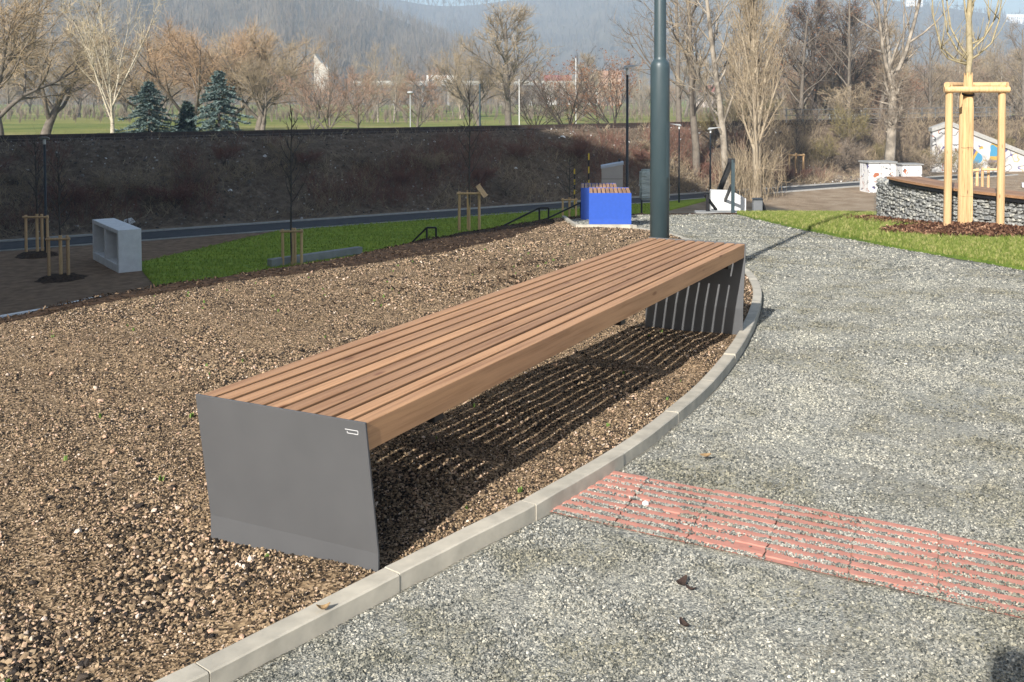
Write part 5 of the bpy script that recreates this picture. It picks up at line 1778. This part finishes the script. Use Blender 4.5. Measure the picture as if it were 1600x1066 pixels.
spruce(-32.6, 90.0, 7.2, 3.0, 2, 'blue spruce, taller right one of the two beyond the railway', M_NEEDLE)
spruce(-37.0, 94.0, 4.3, 1.5, 3, 'small dark spruce between the two blue spruces', M_NEEDLE_D)

# slim poles beyond the railway
def far_pole(x, y, top, rad, mat, label, head=False):
    zb = tz(x, y)
    p = empty('far_pole', (x, y, zb), label=label, cat='pole', group='poles beyond the railway')
    MB().tube([(0, 0, -.3), (0, 0, top - zb)], [rad, rad * .8], 8).build('shaft', mat, p)
    if head:
        lathe([(.10, top - zb - .02), (.28, top - zb + .04), (.30, top - zb + .12), (.2, top - zb + .2), (.08, top - zb + .22)], 14).build('lamp_head', M_LAMPHEAD, p, smooth=True)
far_pole(-16.0, 92.0, 1.4, .06, M_LAMPHEAD, 'slim lamp with round white head beyond the railway', True)
far_pole(-9.8, 93.0, 2.3, .09, M_POLE, 'plain green pole beyond the railway behind the upright sapling', False)
far_pole(-6.2, 93.0, 2.7, .05, M_WHITEPLASTIC, 'white pole in front of the tall broad tree', False)
far_pole(-1.0, 92.0, 4.6, .045, M_WHITEPLASTIC, 'tall white pole in front of the dark many-stemmed tree', False)
far_pole(8.6, 96.0, 1.0, .07, M_WHITEPLASTIC, 'lamp with white head right behind the thick pole', True)

# ------------------------------------------------------------------ brush, thicket, litter
def brush(name, P, hmin, hmax, w, mat, label, seed, lean=.5, kinds=2):
    r = np.random.default_rng(seed)
    n = len(P)
    d = np.stack([r.normal(0, lean, n), r.normal(0, lean, n), np.ones(n)], 1); d /= np.linalg.norm(d, axis=1, keepdims=True)
    h = r.uniform(hmin, hmax, (n, 1))
    m1 = P + d * h * .5
    d2 = d + r.normal(0, .3, (n, 3)); d2 /= np.linalg.norm(d2, axis=1, keepdims=True)
    PP = [np.stack([P, m1, m1 + d2 * h * .5], 1)]
    WW = [np.tile(np.array([w, w * .8, w * .3]), (n, 1))]
    for k in range(kinds):
        d3 = d + r.normal(0, .6, (n, 3)); d3 /= np.linalg.norm(d3, axis=1, keepdims=True)
        st = P + d * h * r.uniform(.25, .6, (n, 1))
        PP.append(np.stack([st, st + d3 * h * .2, st + d3 * h * .4 + np.array([0, 0, .05])], 1)); WW.append(np.tile(np.array([w * .7, w * .6, w * .25]), (n, 1)))
    v, f = ribbons(np.concatenate(PP), np.concatenate(WW), r)
    return link(name, mesh_np(name, v, f, mat), label=label, cat='brush', kind='stuff')
def bank_points(n, s0, s1, n0, n1, seed, clump=0.0, thr=-1.0):
    r = np.random.default_rng(seed)
    s = r.uniform(s0, s1, n); q = r.uniform(n0, n1, n)
    x = R0[0] + RU[0] * s + RN[0] * q; y = R0[1] + RU[1] * s + RN[1] * q
    if clump:
        m = wob(x + seed, y, clump) > thr
        x, y = x[m], y[m]
    return np.stack([x, y, terrain(x, y) - .03], 1)
brush('bank_brush', bank_points(14000, -12, 52, -8, -1.2, 1), .15, .6, .02, T_GREY, 'dark dead weeds all over the railway bank', 1, 1.2)
brush('bank_red_stems', bank_points(12000, -8, 52, -7.6, -2.2, 2, .55, .15), .5, 1.5, .018, twigmat('dogwood_stem', (.22, .115, .085)), 'reddish brush growing on the railway bank', 2, .45)
brush('bank_grey_twigs', bank_points(9000, -12, 52, -8.2, -4.0, 3, .8, .0), .3, 1.1, .024, T_TAN, 'grey dead twigs at the foot of the railway bank', 3, .9)
brush('bank_straw', bank_points(2600, -12, 56, -8, -1, 4, 1.2, .3), .2, .7, .024, T_PALE, 'pale straw stalks on the railway bank', 4, .7)
# thicket on the right: separate bushes over a low tangle
P1 = bank_points(3800, 47, 100, -4.0, -1.0, 5, .5, -.3); P2 = bank_points(2600, 50, 105, 6, 25, 6)
brush('thicket', P1, .5, 1.9, .022, T_TAN, 'low tangle of tan stalks in front of the bridge railing', 5, .6, 3)
brush('thicket_back', P2, 1.5, 4.0, .03, T_GREY, 'grey brown tangle behind the railway at right', 6, .4, 4)
rb_ = random.Random(66)
for k in range(34):
    sb = 44 + k * 1.25 + rb_.uniform(-.8, .8); qb = rb_.uniform(-4.0, -.8)
    if k > 12: qb = rb_.uniform(-4.2, -2.6)
    xb, yb = rail_pt(sb, qb)
    key = ('bush_olive', 'bush_tan', 'vase_dark', 'bush_olive', 'bush_dark')[k % 5]
    tree_at(key, xb, yb, rb_.uniform(1.8, 4.4) * (1.0 if k < 13 else .62), rb_.uniform(0, 6), {'bush_olive': 'olive brown leafless bush in the thicket at right', 'bush_tan': 'tan leafless bush in the thicket at right', 'vase_dark': 'dark many-stemmed bush in the thicket at right', 'bush_dark': 'grey leafless bush in the thicket at right'}[key], 'thicket bushes', wide=rb_.uniform(.9, 1.5), name='bare_bush')
r_ = np.random.default_rng(8)
cx_ = np.array([(10.0, 59.0), (9.3, 60.2), (11.0, 61.0), (8.6, 62.2), (9.6, 58.4)])
pk = cx_[r_.integers(0, 5, 260)] + r_.normal(0, .5, (260, 2))
brush('poplar_shoots', np.column_stack([pk, terrain(pk[:, 0], pk[:, 1])]), 1.0, 4.2, .026, T_TAN, 'pale straight shoots round the foot of the poplar', 9, .16, 3)
for k, (xb, yb, hb) in enumerate(((25.6, 75.5, 2.6), (27.2, 76.6, 2.4), (28.9, 76.0, 2.0), (30.8, 77.0, 1.6), (26.3, 72.0, 2.2), (24.0, 73.0, 2.9))):
    tree_at(('bush_tan', 'bush_olive', 'bush_dark')[k % 3], xb, yb, hb, k * 1.3, ['tan bush at the left end of the graffiti wall', 'olive bush in front of the graffiti wall, left of the reed wrapped tree', 'grey bush in front of the middle of the graffiti wall', 'low tan bush at the foot of the graffiti wall', 'olive bush right behind the smaller cabinet', 'grey bush behind the leaning tree'][k], 'thicket bushes', wide=1.3, name='bare_bush')
rb2 = random.Random(17)
for k in range(26):
    xb, yb = rail_pt(-2 + k * 2.05 + rb2.uniform(-.8, .8), rb2.uniform(-7.2, -3.8))
    kd = ('bush_red', 'bush_dark', 'bush_red', 'bush_tan')[k % 4]
    tree_at(kd, xb, yb, rb2.uniform(.9, 1.9), rb2.uniform(0, 6), {'bush_red': 'reddish leafless bush on the railway bank', 'bush_dark': 'grey leafless bush on the railway bank', 'bush_tan': 'tan leafless bush on the railway bank'}[kd], 'bushes on the railway bank', wide=rb2.uniform(1.1, 1.9), name='bare_bush')
# bare shrubs in the low bed at far left
for k, (x, y, lab) in enumerate(((-9.6, 17.2, 'leafless shrub at the far left edge in front of the staked saplings'), (-10.6, 20.5, 'leafless low shrub right of the leftmost one'), (-11.8, 24.0, 'leafless shrub below the concrete block'))):
    r = np.random.default_rng(60 + k)
    n = 60
    base = np.column_stack([r.normal(0, .25, n), r.normal(0, .25, n), np.zeros(n) - .1])
    d = np.stack([r.normal(0, .4, n), r.normal(0, .4, n), np.ones(n)], 1); d /= np.linalg.norm(d, axis=1, keepdims=True)
    h = r.uniform(.5, 1.25, (n, 1)) * (1.2 if k == 0 else .9)
    m1 = base + d * h * .5; d2 = d + r.normal(0, .2, (n, 3))
    d3 = d + r.normal(0, .5, (n, 3))
    PP = np.concatenate([np.stack([base, m1, m1 + d2 * h * .5], 1), np.stack([m1, m1 + d3 * h * .15, m1 + d3 * h * .3], 1)])
    WW = np.concatenate([np.tile(np.array([.014, .011, .004]), (n, 1)), np.tile(np.array([.009, .007, .003]), (n, 1))])
    v, f = ribbons(PP, WW, r)
    s = empty('bare_shrub', (x, y, tz(x, y)), label=lab, cat='shrub', group='bare shrubs on the slope')
    link('stems', mesh_np('stems', v, f, T_DARK), s)
# scraps of paper on the bank
rk = random.Random(31)
scraps = [(208, 5), (62, 9), (245, 12), (560, 17), (500, 22), (310, 26), (430, 30), (820, 33), (905, 36), (120, 40), (700, 15), (640, 28)]
spots = [(4.5, -7.2), (9.5, -5.8), (15, -7.4), (19, -3.6), (22, -6.9), (26, -5.2), (29, -7.1), (33, -4.0), (36, -6.1), (40, -3.0), (12, -3.1), (31, -2.4)]
for k, (s, q) in enumerate(spots):
    x, y = rail_pt(s, q)
    w = .42 if k == 0 else rk.uniform(.09, .18)
    o = MB()
    v = [(-w, -w * .5, .02), (0, -w * .6, .08), (w, -w * .4, .03), (w * .9, w * .5, .06), (0, w * .5, .1), (-w * .9, w * .4, .03)]
    o.add(v, [(0, 1, 4, 5), (1, 2, 3, 4)])
    ob = o.build('paper_scrap', M_PAPER, label='large white paper scrap lying on the bank above the concrete block' if k == 0 else 'small white scrap of litter on the railway bank', cat='litter', group='litter scraps on the bank')
    md = ob.modifiers.new('thick', 'SOLIDIFY'); md.thickness = .006
    ob.location = (x, y, tz(x, y)); ob.rotation_euler = (.5, rk.uniform(-.3, .3), rk.uniform(0, 6))
r = np.random.default_rng(41)
bp = bank_points(7000, -12, 54, -8.2, -.9, 42)
s = r.uniform(.03, .12, len(bp)) * np.exp(r.normal(0, .25, len(bp)))
M_BANKST = random_tone('bank_stone', [(0, (.04, .036, .032)), (.5, (.14, .125, .11)), (.85, (.30, .28, .25)), (.95, (.6, .58, .55)), (1, (.8, .8, .78))], .9, .1)
scatter('bank_stones', bp + [0, 0, .05], s, rot_random(r, len(bp), .5), [pebble_mesh('bank_stone', 600 + k, M_BANKST, .6, .25) for k in range(4)], 'ballast stones and litter strewn over the railway bank', 'stones')

# ------------------------------------------------------------------ far wood, hills, far buildings
def far_tree_mass(name, pts, hmin, hmax, mat, label, seed, strands=9, w=.5, conif=None):
    r = np.random.default_rng(seed)
    n = len(pts)
    h = r.uniform(hmin, hmax, (n, 1))
    PP = []; WW = []
    for k in range(strands):
        d = np.stack([r.normal(0, .30, n), r.normal(0, .30, n), np.ones(n)], 1) if k else np.stack([r.normal(0, .05, n), r.normal(0, .05, n), np.ones(n)], 1)
        st = pts + np.array([0, 0, 1]) * h * (r.uniform(.1, .45, (n, 1)) if k else 0)
        l = h * (r.uniform(.3, .55, (n, 1)) if k else .95)
        e = st + d * l
        m = (st + e) / 2 + r.normal(0, .03, (n, 3)) * h
        PP.append(np.stack([st, m, e], 1)); WW.append(np.tile(np.array([w, w * .9, w * .25]), (n, 1)) * (h / hmax))
    v, f = ribbons(np.concatenate(PP), np.concatenate(WW), r)
    return link(name, mesh_np(name, v, f, mat), label=label, cat='wood', kind='stuff')

def at_px(px, d): return (px - 917.0) / 1587.0 * d
r = np.random.default_rng(71)
def band(n, px0, px1, d0, d1):
    px = r.uniform(px0, px1, n); d = r.uniform(d0, d1, n)
    x = at_px(px, d)
    return np.stack([x, d, terrain(x, d) - .2], 1)
far_tree_mass('distant_wood', band(900, -500, 1250, 270, 420), 4, 9, T_GREY, 'grey brown belt of bare trees at the far side of the meadow', 72, 16, .16)
far_tree_mass('distant_tan_wood', band(900, -300, 1150, 165, 260), 1.2, 3.6, T_GREY, 'low bushes along the far side of the meadow', 73, 26, .07)
far_tree_mass('distant_right_wood', band(500, 1180, 2300, 150, 260), 5, 10, T_GREY, 'bare wood beyond the bridge at right', 74, 18, .12)

M_HILL = simple('wooded_hill', (.095, .08, .06), (.15, .125, .09), .02, .95, 0, .8, 4.0, detail=10)
def hill(name, prof, d_ridge, d_foot, seed, label, ntrees, hmin, hmax, strands, w, twig):
    P = np.array(prof, float)
    px = np.arange(P[0, 0], P[-1, 0], 14.0)
    top = np.interp(px, P[:, 0], P[:, 1])
    k = np.ones(7) / 7
    top = np.convolve(np.pad(top, 3, mode='edge'), k, mode='valid')
    zr = 1.45 + (146.0 - top) / 1587.0 * d_ridge - hmax * .8
    nv = 34
    T = np.linspace(0, 1.35, nv)
    def surf(pxv, zrv, t):
        tt = np.minimum(t, 1.0)
        d = d_foot + (d_ridge - d_foot) * t
        base = -4.0
        shape = tt ** 1.12 * (1 - .0 * tt)
        back = np.where(t > 1, 1 - ((t - 1) / .35) ** 2 * .5, 1.0)
        z = base + (zrv - base) * shape * back
        x = at_px(pxv, 1.0) * d
        rel = (zrv - base)
        gul = .055 * rel * (np.sin(pxv * .021 + 3 * t + seed) + .6 * np.sin(pxv * .053 - 4 * t + seed * 2) + .4 * np.sin(pxv * .11 + 9 * t)) * np.sin(np.pi * np.clip(t, 0, 1))
        return x, d, z + gul
    X, Dd, Zz = surf(px[None, :], zr[None, :], T[:, None])
    X = X * np.ones_like(Zz); Dd = Dd * np.ones_like(Zz)
    v = np.stack([X.ravel(), Dd.ravel(), Zz.ravel()], 1)
    nx = len(px)
    i0 = (np.arange(nv - 1)[:, None] * nx + np.arange(nx - 1)[None, :]).ravel()
    f = np.stack([i0, i0 + 1, i0 + nx + 1, i0 + nx], 1)
    link(name, mesh_np(name, v, f, M_HILL, True), label=label, kind='structure')
    r = np.random.default_rng(seed)
    tp = r.uniform(max(px[0], -450), min(px[-1], 2100), ntrees); tv = r.uniform(.02, 1.04, ntrees) ** .9
    zz = np.interp(tp, px, zr)
    x, d, z = surf(tp, zz, tv)
    far_tree_mass(name + '_wood', np.stack([x, d, z - .3], 1), hmin, hmax, twig, 'bare wood covering ' + label, seed + 1, strands, w)
    return surf, px, zr
T_HILL = twigmat('hill_twig', (.19, .155, .12))
T_HILLB = twigmat('far_hill_twig', (.155, .13, .105))
hill('hill', [(-1500, 100), (-900, 20), (-500, -60), (-200, -95), (0, -100), (300, -75), (500, -45), (617, 0), (662, 28), (737, 52), (800, 80), (880, 112), (950, 140), (1000, 148)], 820, 430, 3, 'the near wooded hill at left', 9500, 8, 15, 9, .26, T_HILL)
hill('far_hill', [(-1500, -60), (300, -80), (560, -30), (640, -9), (720, -2), (760, -9), (900, -30), (1100, -34), (1250, -28), (1400, -13), (1490, 0), (1560, 10), (1600, 16), (1800, 30), (2300, 10), (2900, 60)], 1650, 880, 5, 'the far hazy hill', 11000, 10, 18, 6, .8, T_HILLB)
hill('right_hill', [(1330, 150), (1420, 122), (1500, 88), (1560, 66), (1620, 56), (1900, 30), (2600, 60), (3000, 90)], 420, 230, 8, 'the wooded rise at the right edge', 1500, 6, 10, 14, .16, T_GREY)

def far_house(px, py_top, d, w, h, roof_col, wall_col, label, flat=False, zb=None, deep=6.0, rz=0.0):
    x = at_px(px, d)
    ztop = 1.45 + (146.0 - py_top) / 1587.0 * d
    hs = empty('house', (x, d, ztop - h), rz, label=label, cat='house', group='far houses')
    wm = simple('wall_%s' % str(wall_col), wall_col, tuple(c * .9 for c in wall_col), .3, .9)
    hb = h if flat else h * .62
    MB().box((0, 0, hb / 2 - 4), (w, deep, hb + 8)).build('wall', wm, hs)
    if flat:
        MB().box((0, 0, h + .15), (w + .5, deep + .5, .3)).build('roof', M_CONCRETE, hs)
    else:
        rf = simple('roof_%s' % str(roof_col), roof_col, tuple(c * .8 for c in roof_col), .5, .9)
        v = [(-w / 2 - .3, -deep / 2 - .3, hb), (w / 2 + .3, -deep / 2 - .3, hb), (w / 2 + .3, deep / 2 + .3, hb), (-w / 2 - .3, deep / 2 + .3, hb), (-w / 2 - .3, 0, h), (w / 2 + .3, 0, h)]
        MB().add(v, [(0, 1, 5, 4), (2, 3, 4, 5), (0, 4, 3), (1, 2, 5), (0, 3, 2, 1)]).build('roof', rf, hs)
    nw = max(2, int(w / 3))
    for i in range(nw):
        MB().box((-w / 2 + (i + .5) * w / nw, -deep / 2 - .03, hb * .5), (1.2, .1, 1.5)).build('window', M_LAMPPOST, hs)
far_house(872, 118, 430, 11, 7, (.24, .08, .07), (.6, .58, .55), 'white house with red roof behind the dark many-stemmed tree')
far_house(952, 111, 400, 9, 8, (.34, .2, .13), (.45, .29, .2), 'orange-brown house left of the thick pole')
far_house(930, 118, 440, 9, 6, (.3, .2, .16), (.72, .72, .7), 'small white house left of the orange one')
far_house(1100, 134, 360, 10, 6, (.40, .14, .13), (.5, .42, .38), 'house with reddish roof behind the pale trunks')
far_house(1585, 24, 1560, 34, 11, (.3, .3, .3), (.8, .8, .8), 'white flat-roofed house high on the far hill at right', True, deep=12)
far_house(1425, 2, 1600, 26, 10, (.3, .3, .3), (.72, .68, .62), 'pale house on the ridge above the leaning tree', True, deep=12)
far_house(1320, 160, 150, 5, 2.0, (.3, .3, .3), (.6, .62, .6), 'low pale hut half hidden in the thicket', True, deep=3)

# pointed concrete tower
d = 450.0
x0, x1 = at_px(491, d), at_px(514, d)
zt = 1.45 + (146 - 84) / 1587 * d; zm = 1.45 + (146 - 108) / 1587 * d
pw = MB()
pf = [(x0, -4), (x1, -4), (x1, zm), (x0 + (x1 - x0) * .45, zm + (zt - zm) * .42), (x0, zt)]
v = [(a, d, b) for a, b in pf] + [(a, d + 5, b) for a, b in pf]
pw.add(v, [tuple(range(5)), tuple(range(9, 4, -1))] + [(i, 5 + i, 5 + (i + 1) % 5, (i + 1) % 5) for i in range(5)])
pw.build('concrete_tower', simple('sandy_concrete', (.55, .50, .42), (.42, .38, .32), .4, .9, 0, .3, .1), label='pointed sandy concrete tower among the left trees', cat='tower')
# road bridge with white barrier
d = 400.0
bx0, bx1 = at_px(555, d), at_px(935, d)
zd = 1.45 + (146 - 130) / 1587 * d
rb = empty('road_bridge', (0, d, 0), label='long road bridge with a white barrier across the valley', cat='bridge')
MB().box(((bx0 + bx1) / 2, 0, zd - .6), (bx1 - bx0, 8, .9)).build('deck', M_CONCRETE_D, rb)
MB().box(((bx0 + bx1) / 2, -4.0, zd + .3), (bx1 - bx0, .2, .8)).build('barrier', M_EDGE, rb)
for k in range(9):
    MB().box((bx0 + (k + .5) * (bx1 - bx0) / 9, 0, (zd - 1 - 4) / 2 - .1), (1.2, 5, zd + 3.2)).build('pier', M_CONCRETE_D, rb)
tl = empty('lorry', (at_px(690, d), d, zd - .15), label='white lorry body on the road bridge', cat='lorry')
MB().box((0, -1.5, 1.9), (11, 2.4, 2.6), ch=.05).build('cargo_box', M_WHITEPLASTIC, tl)
MB().box((6.9, -1.5, 1.6), (2.2, 2.3, 2.4), ch=.2).build('cab', M_WHITEPLASTIC, tl)
for wx in (-4.5, -3.2, 3.5, 6.8):
    MB().tube([(wx, -2.75, .5), (wx, -.3, .5)], .5, 12).build('wheel', M_BLACK, tl)

# ------------------------------------------------------------------ unseen block added at the left, shaped to throw shade over the low ground
AX, AY = -7.74, -2.3
shade_root = empty('shade_block', (AX, AY, -6), 0, label='tall block added out of view at left to shade the low ground', cat='shade block')
M_BLOCK = simple('block_render', (.50, .47, .42), (.45, .42, .38), .4, .9)
wme = MB().box((0, 0, 0), (1.6, .12, 1.5)).mesh('window', simple('window_glass', (.05, .06, .07), (.04, .05, .06), 3, .1, spec=.6))
BH = 33.0
def wing(x, y, dx, dy, L, D, zoff):
    a = math.atan2(dy, dx)
    Rz = Matrix.Rotation(a, 3, 'Z')
    o = Vector((x, y, 0))
    w = MB().box(o + Rz @ Vector((L / 2, D / 2, BH / 2 + zoff)), (L, D, BH), Rz).build('wall', M_BLOCK, shade_root)
    MB().box(o + Rz @ Vector((L / 2, D / 2, BH + .2 + zoff)), (L - .1, D - .1, .4), Rz).build('roof', M_CONCRETE_D, shade_root)
    for fl in range(9):
        for k in range(int(L / 3.6)):
            link('window', wme, shade_root, loc=o + Rz @ Vector((2.2 + k * 3.6, -.04, 7.4 + fl * 2.75)), rot=(0, 0, a))
wing(0, 0, -.3, .954, 15.5, 12, 0)
wing(-4.6, 14.9, -.78, .626, 46, 12, .3)

# ------------------------------------------------------------------ haze in the valley
hm, nt, b = new_mat('valley_haze')
nt.nodes.remove(b)
pv = nt.nodes.new('ShaderNodeVolumePrincipled')
pv.inputs['Color'].default_value = (.66, .82, 1.0, 1)
pv.inputs['Density'].default_value = .00056
pv.inputs['Anisotropy'].default_value = .1
out = [n for n in nt.nodes if n.type == 'OUTPUT_MATERIAL'][0]
nt.links.new(pv.outputs[0], out.inputs['Volume'])
MB().box((0, 1150, 140), (5600, 2900, 296)).build('haze', hm, label='thin pale valley haze', kind='stuff')

# dead leaves and small debris on kerb and path
M_LEAF = simple('dead_leaf', (.30, .20, .10), (.16, .10, .05), 40, .9)
M_DEBRIS = simple('dark_debris', (.035, .022, .018), (.06, .04, .03), 40, .9)
def leaf(x, y, z, L, rz, mat, label, curl=.6, name='dead_leaf', cat='leaf'):
    v = []; f = []
    n = 7
    for i in range(n):
        t = i / (n - 1)
        w = L * .26 * math.sin(math.pi * (.08 + .86 * t))
        zz = L * curl * (t - .5) ** 2 * 1.6
        for sy in (-1, 0, 1):
            v.append(((t - .5) * L, sy * w, zz + abs(sy) * w * .45))
    for i in range(n - 1):
        for j in range(2):
            f.append((i * 3 + j, i * 3 + 3 + j, i * 3 + 4 + j, i * 3 + 1 + j))
    o = MB().add(v, f).build(name, mat, label=label, cat=cat)
    m = o.modifiers.new('thick', 'SOLIDIFY'); m.thickness = .0012
    o.location = (x, y, z); o.rotation_euler = (.2, 0, rz)
    return o
leaf(-.712, 2.695, .060, .035, .4, M_LEAF, 'small curled dead leaf lying on the kerb near the bench', 1.0)
leaf(.275, 2.93, .012, .05, .9, M_DEBRIS, 'dark shrivelled leaf on the path, nearest to the red tiles', .9)
leaf(.30, 2.90, .010, .035, 2.6, M_DEBRIS, 'tiny dark leaf scrap touching the shrivelled leaf on the path', .8)
leaf(.262, 2.70, .010, .045, 2.0, M_DEBRIS, 'dark leaf scrap on the path beside the white pebble', .7)
leaf(.47, 3.98, .012, .045, .2, M_LEAF, 'brown leaf on the path just beyond the red tiles', .5)
for (x, y, sz_, lab) in ((.205, 3.52, .024, 'white pebble lying on a joint of the red tiles'), (.255, 2.72, .018, 'white pebble beside the dark leaf scraps on the path')):
    o = link('white_pebble', pebble_mesh('white_pebble', int(x * 1000), M_PAPER, .7, .12), label=lab, cat='pebble')
    o.scale = (sz_, sz_, sz_); o.location = (x, y, float(zp(y)) + sz_ * .3 + .004)

# ------------------------------------------------------------------ the photographer, behind the lens; only the shadow of the head reaches the picture
def make_person(x, y, label):
    J = dict(pelvis=(0, 0, .96), waist=(0, .01, 1.10), chest=(0, .0, 1.32), neck0=(0, 0, 1.46), neck1=(0, .02, 1.54), head0=(0, .03, 1.61), head1=(0, .03, 1.70), head2=(0, .02, 1.775),
             hipl=(-.10, 0, .90), kneel=(-.12, .02, .50), anklel=(-.13, -.02, .09), toel=(-.15, .16, .04), hipr=(.10, 0, .90), kneer=(.12, .02, .50), ankler=(.13, -.02, .09), toer=(.15, .16, .04),
             shl=(-.19, 0, 1.40), ell=(-.25, .10, 1.16), wrl=(-.12, .27, 1.36), hal=(-.07, .30, 1.43), shr=(.19, 0, 1.40), elr=(.25, .10, 1.16), wrr=(.12, .27, 1.36), har=(.07, .30, 1.43))
    R = dict(pelvis=(.155, .11), waist=(.14, .10), chest=(.165, .12), neck0=(.075, .07), neck1=(.055, .058), head0=(.068, .085), head1=(.08, .10), head2=(.055, .07), hipl=(.09, .09), kneel=(.062, .062), anklel=(.042, .045), toel=(.04, .03), shl=(.07, .07), ell=(.045, .045), wrl=(.03, .03), hal=(.032, .022))
    names = list(J)
    E = [('pelvis', 'waist'), ('waist', 'chest'), ('chest', 'neck0'), ('neck0', 'neck1'), ('neck1', 'head0'), ('head0', 'head1'), ('head1', 'head2')]
    for sd in 'lr':
        E += [('pelvis', 'hip' + sd), ('hip' + sd, 'knee' + sd), ('knee' + sd, 'ankle' + sd), ('ankle' + sd, 'toe' + sd), ('chest', 'sh' + sd), ('sh' + sd, 'el' + sd), ('el' + sd, 'wr' + sd), ('wr' + sd, 'ha' + sd)]
    me = bpy.data.meshes.new('person')
    me.from_pydata([J[n] for n in names], [(names.index(a), names.index(b)) for a, b in E], [])
    me.materials.append(simple('dark_clothing', (.03, .035, .05), (.04, .045, .06), 12, .9))
    o = link('person', me, label=label, cat='person')
    o.modifiers.new('body', 'SKIN')
    sv = me.skin_vertices[0].data if me.skin_vertices else None
    if sv is None:
        bm = bmesh.new(); bm.from_mesh(me); bm.verts.layers.skin.verify(); bm.to_mesh(me); bm.free()
        sv = me.skin_vertices[0].data
    for i, n in enumerate(names):
        k = n if n in R else n[:-1] + 'l'
        sv[i].radius = R[k]
        sv[i].use_root = (n == 'pelvis')
    sb = o.modifiers.new('smooth', 'SUBSURF'); sb.levels = 2; sb.render_levels = 2
    o.location = (x, y, 0)
    return o
make_person(.02, -.32, 'person in dark clothes standing behind the camera')
